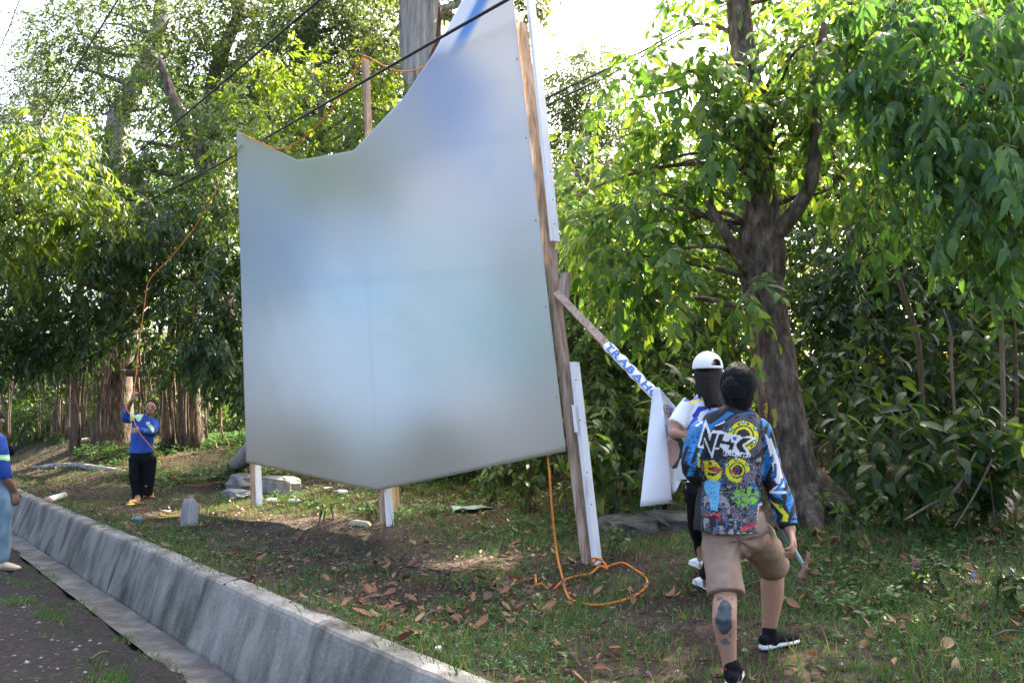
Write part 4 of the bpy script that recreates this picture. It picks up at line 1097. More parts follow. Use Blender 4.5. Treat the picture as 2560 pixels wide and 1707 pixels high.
def letters(txt, origin, ux, uy, un, h, length, mat, parent, bold=.02, curve=0.0):
    """each letter its own mesh, laid along ux with height along uy"""
    adv = 0; glyphs = []
    for ch in txt:
        if ch == ' ': adv += .35; continue
        V, Fs = text_mesh(ch, 1.0, bold)
        x0, x1 = V[:, 0].min(), V[:, 0].max()
        glyphs.append((V - [x0 - adv, 0, 0], Fs)); adv += (x1 - x0) + .10
    sc = length / adv; hs = h / .72
    for V, Fs in glyphs:
        W = np.array(origin) + V[:, :1] * sc * ux + V[:, 1:2] * hs * uy + un * (.0025 - curve * (V[:, 1:2] - .36) ** 2)
        obj('letter', W, Fs, mat, parent)
side_up = bs if bs[2] > 0 else -bs
letters('TRABAHO', on_brace(f0 + .012) - side_up * .030 + bu * .0305, bd, side_up, bu, .054, np.linalg.norm(on_brace(f1) - on_brace(f0)) * .99, M_blue, banner, .03, .02)
# loose end: white back of the sheet hanging, printed front behind it
def sheet(name, poly, Y, mat, parent, depth=None, nx=10, ny=26):
    """poly: left edge and right edge as pixel polylines (top to bottom)"""
    Lp, Rp = [np.array(e, float) for e in poly]
    ty = np.linspace(0, 1, ny); V = []
    for k in ty:
        l = [np.interp(k, np.linspace(0, 1, len(Lp)), Lp[:, j]) for j in (0, 1)]; r = [np.interp(k, np.linspace(0, 1, len(Rp)), Rp[:, j]) for j in (0, 1)]
        for u in np.linspace(0, 1, nx):
            V.append(P(l[0] * (1 - u) + r[0] * u, l[1] * (1 - u) + r[1] * u, Y + (depth(u, k) if depth else 0)))
    i = (np.arange(ny - 1)[:, None] * nx + np.arange(nx - 1)[None])
    Fq = np.stack([i, i + nx, i + nx + 1, i + 1], -1).reshape(-1, 4)
    o = obj(name, V, Fq, mat, parent, smooth=True)
    md = o.modifiers.new('thickness', 'SOLIDIFY'); md.thickness = .002
    return o
sheet('hanging_back', ([(1634, 968), (1628, 1010), (1617, 1110), (1600, 1266)], [(1648, 968), (1657, 1013), (1670, 1120), (1681, 1257)]), 5.72, M_ban, banner, lambda u, k: .03 * math.sin(u * 3 + k * 4) - .03 * k)
fr = sheet('hanging_print', ([(1646, 970), (1655, 1015), (1668, 1110), (1682, 1236)], [(1652, 974), (1700, 1030), (1716, 1100), (1726, 1150), (1692, 1225)]), 5.80, M_ban, banner, lambda u, k: .04 * math.sin(u * 4 + 1))
sheet('hanging_print', ([(1684, 1150), (1688, 1170), (1690, 1200)], [(1712, 1145), (1722, 1172), (1732, 1197)]), 5.74, M_ban, banner)
V, Fs = ellipsoid(P(1676, 1252, 5.67), (.008, .004, .008), nu=10, nv=6); obj('eyelet', V, Fs, M_nail, banner)
def flat_poly(name, px, Y, mat, parent):
    V = [P(x, y, Y) for x, y in px]
    return obj(name, V, [tuple(range(len(V)))], mat, parent)
M_skin_print = mat_plain('printed_skin', (.52, .33, .26), .45, .12, 20)
M_hair_print = mat_plain('printed_hair', (.05, .05, .05), .45, .2, 20)
M_blue_print = mat_plain('printed_blue', (.10, .28, .62), .45, .1, 20)
ell = lambda cx, cy, rx, ry, n=22: [(cx + rx * math.cos(2 * math.pi * k / n), cy + ry * math.sin(2 * math.pi * k / n)) for k in range(n)]
flat_poly('printed_hair', [(1682, 1095), (1700, 1090), (1711, 1108), (1709, 1140), (1700, 1148), (1692, 1170), (1680, 1172)], 5.738, M_hair_print, banner)
flat_poly('printed_face', [(1667, 1105), (1680, 1096), (1694, 1104), (1700, 1124), (1696, 1146), (1686, 1160), (1676, 1170), (1671, 1150)], 5.731, M_skin_print, banner)
flat_poly('printed_band', [(1659, 1062), (1666, 1060), (1670, 1085), (1668, 1098), (1663, 1095)], 5.733, M_blue_print, banner)
flat_poly('printed_band', [(1672, 1048), (1690, 1056), (1694, 1072), (1676, 1064)], 5.733, M_ban, banner)
ux = norm(P(1712, 1062, 5.74) - P(1654, 998, 5.74)); uy = norm(np.cross(ux, [0, -1, 0])); uy = uy if uy[2] > 0 else -uy
letters('AR', P(1664, 1022, 5.735), ux, uy, np.array([0, -1., 0]), .045, .11, M_blue, banner, .03)
letters('T', P(1664, 1038, 5.735), ux, uy, np.array([0, -1., 0]), .04, .05, M_red, banner, .03)

# ropes
M_rope = mat_noise('orange_rope', [(.3, (.50, .13, .02)), (.7, (.80, .27, .05))], 60, .75, .6, 150)
M_rope_y = mat_noise('yellow_rope', [(.3, (.5, .34, .08)), (.7, (.75, .55, .2))], 60, .75, .6, 150)
def rope(label, pts, r=.008, mat=None, name='rope'):
    V, Fs = tube(pts, [r] * len(pts), 8, max(30, 12 * len(pts)))
    o = obj(name, V, Fs, mat or M_rope, smooth=True); tag(o, label, 'rope', 'ropes' if False else None); return o
def g_up(px, py, h=.012): return G(px, py) + [0, 0, h]
lm = 12.4
rope('orange rope running down from fig tree branches through the hands of the man', [g_up(640, 1165), g_up(600, 1178), g_up(555, 1188), g_up(548, 1205), g_up(515, 1213), g_up(480, 1216), g_up(455, 1208), P(430, 1185, 12.2), P(400, 1140, 12.1), P(372, 1110, 12.05), P(347, 1078, 12.0), P(333, 1048, 12.05), P(316, 1020, 12.15), P(316, 1006, 12.2), P(331, 996, 12.3), P(340, 940, 12.6), P(348, 860, 12.9), P(362, 760, 13.2), P(374, 700, 13.3), P(430, 640, 13.4), P(492, 560, 13.4), P(545, 465, 13), P(585, 390, 12.4), BP(605, 362, .12)], .0065)
rope('orange rope slung between the tops of the billboard posts', [BP(606, 336, .1), BP(640, 352, .12), BP(700, 372, .1), BP(760, 345, .1), BP(820, 285, .08), BP(868, 215, .06), BP(900, 150, .07), BP(915, 142, .07), BP(950, 160, .06), BP(990, 177, .06), BP(1030, 178, .06), BP(1070, 160, .06), BP(1108, 120, .09)], .009)
rope('long orange rope hanging from the tarpaulin and coiled on the grass', [BP(1368, 1128, .05), BP(1373, 1180, .08), BP(1380, 1270, .12), BP(1392, 1380, .2), g_up(1406, 1452, .03), g_up(1413, 1478), g_up(1425, 1500), g_up(1455, 1512), g_up(1500, 1516), g_up(1550, 1506), g_up(1595, 1488), g_up(1617, 1466), g_up(1614, 1446), g_up(1592, 1432, .02), g_up(1560, 1416, .03), g_up(1535, 1414), g_up(1515, 1424, .02)], .0095)
rope('short orange rope tail looped round the foot of the right post', [g_up(1338, 1452, .05), g_up(1342, 1464), g_up(1355, 1462), g_up(1368, 1474), g_up(1385, 1474), g_up(1410, 1458, .025), g_up(1440, 1446, .02), g_up(1475, 1440, .02), g_up(1500, 1430, .05), g_up(1518, 1430, .03), g_up(1505, 1422, .07), g_up(1482, 1425, .1), P(1480, 1412, 6.85), P(1490, 1400, 6.85), P(1505, 1395, 6.9)], .0095)
rope('thin yellow rope hanging in a loop before the undergrowth', [P(548, 900, 17), P(551, 1000, 17), P(552, 1075, 17), P(541, 1105, 17), P(545, 1120, 16.9), P(563, 1122, 16.9), P(572, 1108, 16.9), P(558, 1085, 17), P(553, 1060, 17)], .012, M_rope_y)
# overhead cables
M_cable = mat_plain('black_cable', (.02, .022, .025), .6, .1)
def cable(label, pts, r):
    V, Fs = tube(pts, [r] * len(pts), 6, 40); o = obj('overhead_cable', V, Fs, M_cable, smooth=True, origin=pts[0]); tag(o, label, 'cable', 'overhead cables'); return o
def dirline(pa, pb, Ya, Yb, ext0=.4, ext1=.6):
    A_, B_ = P(*pa, Ya), P(*pb, Yb)
    A2 = A_ + (A_ - B_) * ext0; B2 = B_ + (B_ - A_) * ext1
    return [A2, A_, (A_ + B_) / 2 + [0, 0, -.06], B_, B2]
cable('thick black cable crossing in front of the tarpaulin top', dirline((1215, 30), (300, 540), 7.5, 19, .6, .8), .017)
cable('black cable passing high left of the grey trunk', dirline((790, 8), (270, 440), 11, 21, .6, .8), .02)
cable('thin grey cable before the leaning grey trunk', dirline((290, 8), (90, 320), 15, 24, .5, .6), .018)
cable('thin cable farthest left against the white sky', dirline((45, 10), (5, 110), 17, 20, .6, 2), .012)
cable('upper cable in the clearing right of the tarpaulin', dirline((1780, 30), (1362, 248), 13.5, 12.6, .3, 1.2), .018)
cable('lower cable in the clearing right of the tarpaulin', dirline((1700, 85), (1364, 266), 13.9, 12.9, .3, 1.2), .018)

# ------------------------------------------------------------------ small things on the ground
M_conc = mat_noise('old_concrete', [(.3, (.12, .12, .11)), (.6, (.24, .24, .22)), (.8, (.32, .32, .29))], 5, .95, .5, 35)
def rock(name, label, cat, c, r, mat, seed, flat=None, group=None):
    V, Fs = ellipsoid((0, 0, 0), (1, 1, 1), nu=28, nv=18)
    V = np.sign(V) * np.abs(V) ** (.3 if 'block' in name else .6)
    V = V * (1 + .2 * noise3(V + seed, 1.1) + .10 * noise3(V + seed, 3) + .05 * noise3(V + seed, 8))[:, None] * np.asarray(r)
    th = seed * 1.7; R = np.array([[math.cos(th), math.sin(th), 0], [-math.sin(th), math.cos(th), 0], [0, 0, 1]])
    if flat is not None: R = flat
    o = obj(name, V @ R + c, Fs, mat); tag(o, label, cat, group); return o
al = np.array([BD[0], BD[1], 0]); wallR = np.array([al, [-al[1], al[0], 0], [0, 0, 1]])
def on_g(px, py): return G(px, py)
c = on_g(610, 1225); rock('concrete_block', 'weathered concrete block left of the left billboard post', 'concrete block', c + [0, 0, .1], (.28, .2, .16), M_conc, 1, wallR)
c = on_g(590, 1238); rock('concrete_block', 'low broken concrete slab lying before the weathered block', 'concrete block', c + [0, 0, .02], (.3, .16, .07), M_conc, 2, wallR)
c = on_g(700, 1232); rock('concrete_block', 'long half buried concrete footing behind the left billboard post', 'concrete block', c + [0, 0, .08], (.5, .14, .17), M_conc, 3, wallR)
M_rock = mat_noise('dark_rock', [(.3, (.05, .05, .045)), (.6, (.12, .12, .105)), (.8, (.2, .2, .18))], 6, .95, .7, 35)
c = on_g(1570, 1335); rock('stone', 'flat grey boulder behind the right billboard post', 'stone', c + [0, .1, .06], (.3, .2, .11), M_rock, 4)
c = on_g(1680, 1318); rock('stone', 'broad grey boulder under the hanging white sheet', 'stone', c + [0, .1, .05], (.26, .2, .10), M_rock, 5)
c = on_g(1097, 1627); rock('stone', 'small white stone on the bank near the wall', 'stone', c + [0, 0, .01], (.022, .018, .016), mat_plain('white_stone', (.6, .6, .57), .8), 6)
c = on_g(900, 1312); rock('stone', 'pale yellowish stone beside the bare soil', 'stone', c + [0, 0, .02], (.16, .05, .035), mat_plain('pale_stone', (.42, .36, .24), .9), 7)
c = on_g(760, 1500); rock('stone', 'small grey stone at the wall top', 'stone', c + [0, 0, .01], (.025, .02, .018), M_stone, 8)
# stump
b = on_g(475, 1312)
V, Fs = tube([b + [0, 0, -.05], b + [.0, 0, .1], b + [.01, 0, .26], b + [.015, 0, .31]], [(.11, .08), (.105, .075), (.1, .07), (.06, .05)], 18, 12, rough=.12, side=(1, 0, 0))
V[:, 2] += np.where(V[:, 2] > b[2] + .25, .05 * noise3(V, 22), 0)
tag(obj('wooden_stump', V, Fs, M_bark_grey, smooth=False), 'short grey weathered wooden stump standing in the grass', 'stump')
# litter
def bottle(label, px, py, dirv, L, r, mat, capmat):
    b = on_g(px, py) + [0, 0, r * .9]; d = norm(np.array(dirv, float))
    root = empty('plastic_bottle', b, label, 'bottle')
    V, Fs = tube([b, b + d * L * .1, b + d * L * .6, b + d * L * .8, b + d * L * .9], [r * .8, r, r, r * .7, r * .35], 14, 20); obj('body', V, Fs, mat, root, smooth=True)
    V, Fs = tube([b + d * L * .9, b + d * L], [r * .42, r * .42], 12); obj('cap', V, Fs, capmat, root)
M_clear = mat_plain('clear_plastic', (.45, .58, .6), .2, .1); M_bluep = mat_plain('blue_plastic', (.12, .35, .6), .3, .1); M_wp = mat_plain('white_plastic', (.75, .76, .78), .35, .05)
bottle('white plastic bottle lying right of the left post', 690, 1256, (-1, .2, .05), .16, .036, M_wp, M_wp)
bottle('clear plastic bottle with blue label in the grass', 722, 1258, (1, .1, 0), .19, .034, M_clear, M_bluep)
bottle('clear crushed bottle under the sagging tarpaulin', 868, 1236, (-1, .3, .1), .19, .034, M_clear, M_bluep)
bottle('small blue bottle lying near the yellow wrapper', 356, 1304, (-1, 0, .1), .13, .03, M_bluep, M_wp)
M_yw = mat_plain('yellow_wrapper', (.75, .6, .03), .4, .1)
def scrap(name, label, cat, px, py, sx, sy, mat, seed, rot=.3):
    c = on_g(px, py) + [0, 0, .02]
    n = 7; V = []
    for i_ in range(n):
        for j_ in range(n):
            u, v = i_ / (n - 1) - .5, j_ / (n - 1) - .5
            V.append((u * sx * math.cos(rot) - v * sy * math.sin(rot), u * sx * math.sin(rot) + v * sy * math.cos(rot), 0))
    V = np.array(V); V[:, 2] = .03 * noise3(V * 9 + seed) + .03; V = V + c
    ii = (np.arange(n - 1)[:, None] * n + np.arange(n - 1)[None]); Fq = np.stack([ii, ii + n, ii + n + 1, ii + 1], -1).reshape(-1, 4)
    o = obj(name, V, Fq, mat, smooth=True); o.modifiers.new('t', 'SOLIDIFY').thickness = .002; tag(o, label, cat)
scrap('wrapper', 'bright yellow plastic wrapper in the grass beside the stump', 'wrapper', 421, 1298, .2, .12, M_yw, 1, .4)
scrap('plastic_scrap', 'crumpled white scrap between yellow wrapper and stump', 'scrap', 416, 1284, .1, .08, M_wp, 2)
scrap('plastic_scrap', 'flat white scrap before the broken concrete slab', 'scrap', 604, 1246, .16, .06, M_wp, 3)
scrap('plastic_scrap', 'small white scrap beside the left post', 'scrap', 585, 1252, .14, .05, M_wp, 4)
scrap('plastic_scrap', 'tiny lilac scrap on the leaf litter behind the board', 'scrap', 697, 1178, .1, .08, mat_plain('lilac_plastic', (.5, .42, .7), .4), 5)
scrap('plastic_scrap', 'small white scrap near the crushed bottle', 'scrap', 820, 1230, .12, .06, M_wp, 6)
scrap('plastic_sheet', 'torn grey green plastic sheet caught in the weeds', 'plastic sheet', 1180, 1278, .5, .3, mat_plain('green_plastic', (.22, .34, .3), .3, .2), 7)
b = on_g(117, 1260) + [0, 0, .05]; e = on_g(160, 1247) + [0, 0, .06]
rt = empty('pipe', b, 'white plastic pipe with a red end lying above the wall', 'pipe')
V, Fs = tube([b + (e - b) * .06, e], [.045, .045], 14); obj('tube', V, Fs, M_wp, rt, smooth=True)
V, Fs = tube([b, b + (e - b) * .06], [.047, .047], 14); obj('red_end', V, Fs, mat_plain('red_plastic', (.42, .2, .17), .5), rt, smooth=True)
# surface roots and logs
V, Fs = tube([P(690, 1050, 14), P(640, 1120, 14), on_g(588, 1168) + [0, 0, .04], on_g(560, 1178) - [0, 0, .05]], [.22, .2, .13, .05], 14, 24, rough=.14)
tag(obj('tree_root', V, Fs, M_bark_grey, smooth=True), 'thick brown root slanting down behind the left billboard post', 'root')
V, Fs = tube([on_g(80, 1168), on_g(180, 1166) + [0, 0, .03], on_g(250, 1174) + [0, 0, .02], on_g(345, 1178) - [0, 0, .05]], [.03, .06, .07, .02], 12, 24, rough=.3)
tag(obj('tree_root', V, Fs, M_bark_grey, smooth=True), 'long grey surface root humping across the bank', 'root')
V, Fs = tube([on_g(170, 1112) + [0, 0, .05], on_g(280, 1103) + [0, 0, .1], on_g(380, 1100) + [0, 0, .08]], [.07, .08, .05], 10, 16, rough=.12)
tag(obj('log', V, Fs, M_bark_grey, smooth=True), 'pale fallen log lying at the foot of the fig tree', 'log')
g = np.random.default_rng(5)
for k, (a_, b_, lab) in enumerate([((560, 1268 + 200), (640, 1452), 0), ((1240, 1370), (1290, 1380), 0), ((1115, 1440), (1140, 1425), 0), ((225, 1655), (280, 1640), 1), ((1040, 1560), (1120, 1530), 0), ((440, 1330), (470, 1320), 0), ((2480, 1600), (2560, 1590), 0)]):
    A_, B_ = on_g(*a_) + [0, 0, .02], on_g(*b_) + [0, 0, .025]
    V, Fs = tube([A_, (A_ + B_) / 2 + [0, 0, .02], B_], [.007, .008, .004], 6, 8, rough=.2, seed=k)
    tag(obj('twig', V, Fs, M_twig, smooth=True), ['thin dry twig lying on the bank', 'thin dry twig lying on the dark road'][lab], 'twig', ['twigs on the bank', 'twigs on the road'][lab])
# small purple flowers
M_fl = mat_plain('violet_petal', (.35, .22, .7), .5, .15)
for px_, py_, lab in ((2436, 1448, 'small pale violet flower among the creeping plants'), (2281, 1430, 'tiny deep violet flower in the grass beside the hammer')):
    b = on_g(px_, py_ + 14); c = b + [0, 0, .07]
    rt = empty('flower', b, lab, 'flower')
    V, Fs = tube([b, c], [.002, .002], 5); obj('stem', V, Fs, ML['mid'], rt)
    for j in range(5):
        a_ = j * 1.2566
        V, Fs = scatter(T_WIDE, np.array([c]), np.array([[math.cos(a_), -.3, math.sin(a_)]]), np.array([[0, -1., .2]]), np.array([.02])); obj('petal', V, Fs, M_fl, rt)
# ------------------------------------------------------------------ people
def blend(prims, voxel, smooth=4, wrinkle=0.0, wfreq=9.0, seed=0, fold=None):
    """one continuous skin over overlapping closed shapes"""
    V, Fs = join(prims)
    o = bpy.data.objects.new('body', mesh('body', V, Fs, None))
    r = o.modifiers.new('r', 'REMESH'); r.mode = 'VOXEL'; r.voxel_size = voxel
    s = o.modifiers.new('s', 'SMOOTH'); s.iterations = smooth; s.factor = .5
    V, Fs, nr = evaluate(o)
    if wrinkle:
        w = noise3(V * [1, 1, .55] + seed, wfreq) * wrinkle + noise3(V * [1.3, 1.3, .5] + seed, wfreq * 2.3) * wrinkle * .45
        if fold is not None: w = w * fold(V)
        V = V + nr * w[:, None]
    return V, Fs, nr

def inpoly(q, poly):
    poly = np.asarray(poly, float); x, y = q[:, 0], q[:, 1]
    r = np.zeros(len(q), bool); j = len(poly) - 1
    for i in range(len(poly)):
        xi, yi = poly[i]; xj, yj = poly[j]
        c = ((yi > y) != (yj > y)) & (x < (xj - xi) * (y - yi) / (yj - yi + 1e-12) + xi)
        r ^= c; j = i
    return r

def hand(w, d, nrm_, side, s=1.0, curl=.55, spread=.1, thumb=.8):
    """palm, four unequal fingers and a thumb leaving the side of the palm"""
    w = np.asarray(w, float); d = norm(d); nrm_ = norm(np.asarray(nrm_, float) - d * np.dot(nrm_, d)); side = norm(np.cross(d, nrm_)) * (1 if np.dot(np.cross(d, nrm_), side) > 0 else -1)
    pr = [tube([w - d * .02 * s, w + d * .03 * s, w + d * .075 * s, w + d * .09 * s], [(.026 * s, .018 * s), (.036 * s, .017 * s), (.042 * s, .015 * s), (.040 * s, .011 * s)], 14, 8, side=side, caps_round=True)]
    for i, l in enumerate((.078, .086, .08, .062)):
        b = w + d * .085 * s + side * (.033 - .022 * i) * s
        p = [b - d * .01]; a = curl * .5; cur = b
        for k in range(3):
            dd = d * math.cos(a) + nrm_ * math.sin(a) + side * spread * (.5 - i / 3)
            cur = cur + norm(dd) * l * s * (.45, .32, .23)[k]; p.append(cur); a += curl
        pr.append(tube(p, [.0105 * s, .0098 * s, .009 * s, .0075 * s], 8, 10, caps_round=True))
    b = w + d * .025 * s + side * .03 * s
    t1 = b + norm(d * .7 + side * thumb + nrm_ * .25) * .045 * s; t2 = t1 + norm(d * .9 + side * .3 + nrm_ * .5) * .03 * s
    pr.append(tube([b - side * .015, b, t1, t2], [.014 * s, .0135 * s, .0115 * s, .009 * s], 8, 10, caps_round=True))
    return pr

def limbp(pts, rad, n=14, seg=16, side=None):
    return tube(pts, rad, seg, n, side=side, caps_round=True)

def clothp(pts, rad, n=14, seg=20, side=None):
    return tube(pts, rad, seg, n, side=side)

SKIN = np.array([.36, .20, .13])
M_skin = mat_attr('skin', .55, .35, .08, 60)
M_cloth = mat_attr('printed_cloth', .62, .3, .12, 200)
M_black = mat_noise('black_cloth', [(.3, (.006, .007, .008)), (.7, (.015, .016, .018))], 30, .9, .3, 200, spec=.08)
M_hair = mat_noise('black_hair', [(.3, (.004, .0035, .0035)), (.7, (.014, .011, .010))], 14, .5, .7, 60, stretch=(5, 5, .4), spec=.2)
M_whitecloth = mat_plain('white_cloth', (.78, .79, .81), .75, .05, 60)

def painted(name, blended, cols, mat, parent, org=None):
    V, Fs, nr = blended
    o = obj(name, V, Fs, mat, parent, smooth=True, origin=org)
    set_col(o.data, cols)
    return o

# ================= man in the racing jersey, seen from behind
Zs = lambda x, y: (1740 + x * .1849, 1040 + y * .1849)
Zl = lambda x, y: (1680 + x * .2723, 1280 + y * .2723)
fl = G(1832, 1716); frr = G(1925, 1622)
toeL = fl + np.array([.075, .2, 0]); toeL[2] = ground_z(toeL[0], toeL[1])[0]
toeR = frr + np.array([.17, .10, 0]); toeR[2] = ground_z(toeR[0], toeR[1])[0]
YL, YR = fl[1] + .02, frr[1] + .02
YB = 4.28
wristR = P(1976, 1325, 4.22)
ham0, ham1 = P(1942, 1303, 4.30), P(2008, 1414, 4.10)
hd = norm(ham1 - ham0)
pr = [limbp([P(1846, 1060, YB), P(1846, 1010, YB - .01), P(1845, 985, YB - .01)], [(.06, .055), (.05, .05), (.05, .055)]),
      ellipsoid(P(1845, 962, YB - .01), (.077, .097, .108)),
      ellipsoid(P(1848, 990, YB + .05), (.058, .06, .06)),
      limbp([P(1844, 1052, YB), P(1832, 1090, YB), P(1828, 1160, YB), P(1826, 1240, YB), P(1840, 1325, YB), P(1846, 1352, YB)], [(.055, .045), (.13, .08), (.14, .095), (.13, .09), (.135, .09), (.10, .07)], side=(1, 0, 0)),
      limbp([P(1895, 1082, YB), P(1930, 1188, YB + .02), P(1960, 1270, YB - .02), wristR], [.05, .042, .036, .028]),
      limbp([P(1760, 1085, YB), P(1729, 1168, YB - .03), P(1762, 1190, YB + .12), P(1790, 1180, YB + .22)], [.05, .042, .036, .028]),
      limbp([P(1808, 1350, YB), P(1810, 1430, 4.2), P(1814, 1485, 4.12)], [.072, .066, .056]),
      limbp([P(1814, 1475, 4.13), P(1811, 1535, 4.06), P(1813, 1575, YL - .02), P(1822, 1640, YL - .01), P(1826, 1690, YL), fl + [0, 0, .03]], [.057, .060, .056, .038, .035, .04]),
      limbp([P(1890, 1345, YB), P(1918, 1380, 4.42), P(1934, 1412, 4.60)], [.07, .062, .056]),
      limbp([P(1934, 1408, 4.60), P(1931, 1450, 4.60), P(1930, 1490, 4.62), P(1925, 1550, YR - .02), P(1921, 1585, YR), frr + [0, 0, .04]], [.058, .064, .061, .044, .036, .04]),
      limbp([fl + [0, 0, .04], (fl + toeL) / 2 + [0, 0, .04]], [.03, .022]),
      limbp([frr + [0, 0, .04], (frr + toeR) / 2 + [0, 0, .04]], [.03, .022])]
for sx in (-1, 1):
    pr.append(ellipsoid(P(1845, 965, YB) + [.08 * sx, .01, 0], (.012, .022, .033), nu=8, nv=6))
pr += hand(wristR, P(1984, 1358, 4.17) - wristR, np.array([-.75, .35, -.2]), np.array([-.3, .8, .2]), 1.0, .75, .08)
pr += hand(P(1790, 1180, YB + .22), np.array([.6, .7, .25]), np.array([-.3, .3, -.9]), np.array([-.5, .3, .6]), 1.0, .6)
bl = blend(pr, .0058, 3)
q = px_of(bl[0]); cols = np.tile(SKIN * 1.12, (len(q), 1))
vis = bl[2][:, 1] < .3
leg = vis & (q[:, 1] > 1470) & (q[:, 0] < 1870)
nz = noise3(bl[0], 45)
q_t = q + np.stack([noise3(bl[0], 30), noise3(bl[0] + 9, 30)], 1) * 3.2
tat = leg & inpoly(q_t, [Zl(478 + 76 * math.cos(a), 965 + 158 * math.sin(a)) for a in np.linspace(0, 6.283, 30)[:-1]])
cols[tat] = np.array([.075, .085, .095]) * (1 + .7 * np.clip(nz[tat, None], -.6, 1))
tat2 = leg & inpoly(q, [Zl(*p_) for p_ in [(410, 778), (560, 770), (565, 800), (415, 815)]]) & (nz > -.1); cols[tat2] = [.13, .12, .12]
tat3 = leg & inpoly(q, [Zl(*p_) for p_ in [(425, 1130), (545, 1120), (540, 1210), (450, 1215)]]) & (nz > -.15); cols[tat3] = [.14, .13, .13]
man = painted('person', bl, cols, M_skin, None, (fl[0] + .3, fl[1] + .25, ground_z(fl[0] + .3, fl[1] + .25)[0]))
tag(man, 'man seen from behind in black and blue racing jersey, beige shorts, holding a hammer', 'person')

# jersey
jr = [clothp([P(1846, 1016, YB), P(1844, 1036, YB), P(1832, 1082, YB), P(1828, 1150, YB), P(1825, 1240, YB), P(1824, 1326, YB)], [(.078, .074), (.125, .088), (.186, .11), (.172, .122), (.166, .132), (.182, .158)], 22, 24, side=(1, 0, .06)),
      clothp([P(1888, 1078, YB), P(1902, 1092, YB), P(1931, 1188, YB + .02), P(1957, 1262, YB - .01), P(1972, 1316, YB - .05)], [.082, .078, .064, .058, .046], 18, 18),
      clothp([P(1768, 1078, YB), P(1754, 1092, YB), P(1731, 1168, YB - .03), P(1758, 1192, YB + .1), P(1778, 1186, YB + .18)], [.080, .076, .066, .06, .046], 18, 18)]
def foldmask(V): return .5 + 1.0 * np.clip(noise3(V, 3) + .4, 0, 1.2)
jb = blend(jr, .0046, 4, .012, 8, 3, foldmask)
q = px_of(jb[0]); V_ = jb[0]; nv = jb[2]
K = np.array([.014, .014, .018]); BLUE = lin((40, 118, 178)); GREYP = lin((112, 110, 128)); WHITE = np.array([.78, .78, .8]); YEL = lin((225, 215, 40)); GREEN = lin((120, 200, 40)); REDP = lin((205, 35, 45)); DGREEN = lin((40, 130, 80))
cols = np.tile(K, (len(q), 1))
mot = noise3(np.stack([q[:, 0] * .05, q[:, 1] * .05, 0 * q[:, 0]], 1))
mot2 = noise3(np.stack([q[:, 0] * .13, q[:, 1] * .06, 0 * q[:, 0] + 9], 1))
low = q[:, 1] > 1140
cols[low & (mot > .3)] = GREYP * .55
cols[low & (mot2 > .55)] = WHITE * .4
cols[low & (mot2 < -.55)] = BLUE * .5
vis = nv[:, 1] < .35
def paint(poly, col, z=Zs, extra=None):
    m = inpoly(q, [z(*p_) for p_ in poly]) & vis
    if extra is not None: m &= extra
    cols[m] = col
def disc(cx, cy, r0, r1, col, z=Zs):
    c = z(cx, cy); k = .1849
    rr = np.hypot(q[:, 0] - c[0], q[:, 1] - c[1])
    m = (rr >= r0 * k) & (rr < r1 * k) & vis & (V_[:, 0] > -9); cols[m] = col
# sleeves first
slR = q[:, 0] > np.interp(q[:, 1], [1060, 1110, 1200, 1330], [1903, 1900, 1908, 1935])
slL = q[:, 0] < np.interp(q[:, 1], [1050, 1100, 1140, 1215], [1748, 1757, 1756, 1752])
st = noise3(np.stack([(q[:, 0] + .35 * q[:, 1]) * .11, q[:, 1] * .022, 0 * q[:, 0] + 3], 1))
for sl_ in (slR, slL):
    cols[sl_] = BLUE
    cols[sl_ & (st > .05)] = K
    cols[sl_ & (st < -.55)] = BLUE * 1.7
cols[slL & (q[:, 1] > 1190)] = K
# shoulders
paint([(-160, 420), (-150, 160), (0, 20), (250, -110), (520, -40), (420, 30), (300, 90), (200, 200), (60, 260), (0, 360)], BLUE)
paint([(190, 110), (330, 20), (470, -100), (300, -90), (60, 10)], K)
paint([(520, -20), (720, -60), (800, -30), (640, -30)], BLUE)
paint([(250, 130), (385, 62), (392, 82), (262, 142)], WHITE); paint([(-10, 128), (80, 66), (88, 84), (0, 146)], WHITE)
# brake disc prints
notR = ~slR
disc(640, 270, 0, 300, GREYP * .55); disc(640, 270, 0, 218, K); disc(640, 270, 148, 205, YEL); disc(640, 270, 96, 128, YEL)
hol = (np.sin(np.arctan2(q[:, 1] - Zs(640, 270)[1], q[:, 0] - Zs(640, 270)[0]) * 9) > .55)
rr = np.hypot(q[:, 0] - Zs(640, 270)[0], q[:, 1] - Zs(640, 270)[1]) / .1849
cols[vis & hol & (rr > 162) & (rr < 190)] = K; cols[vis & hol & (rr > 255) & (rr < 280)] = K
for dx_, dy_ in ((640, 75), (465, 180), (805, 165), (785, 350)): disc(dx_, dy_, 0, 34, DGREEN); disc(dx_, dy_, 0, 15, WHITE)
disc(560, 730, 0, 215, GREYP * .4); disc(560, 730, 0, 175, K); disc(560, 730, 110, 165, YEL); disc(560, 730, 70, 92, YEL); disc(560, 730, 0, 66, K)
for dx_, dy_ in ((540, 578), (415, 655), (695, 645)): disc(dx_, dy_, 0, 32, DGREEN); disc(dx_, dy_, 0, 14, WHITE)
paint([(640, 780), (820, 700), (800, 860), (680, 930), (600, 900)], GREYP)
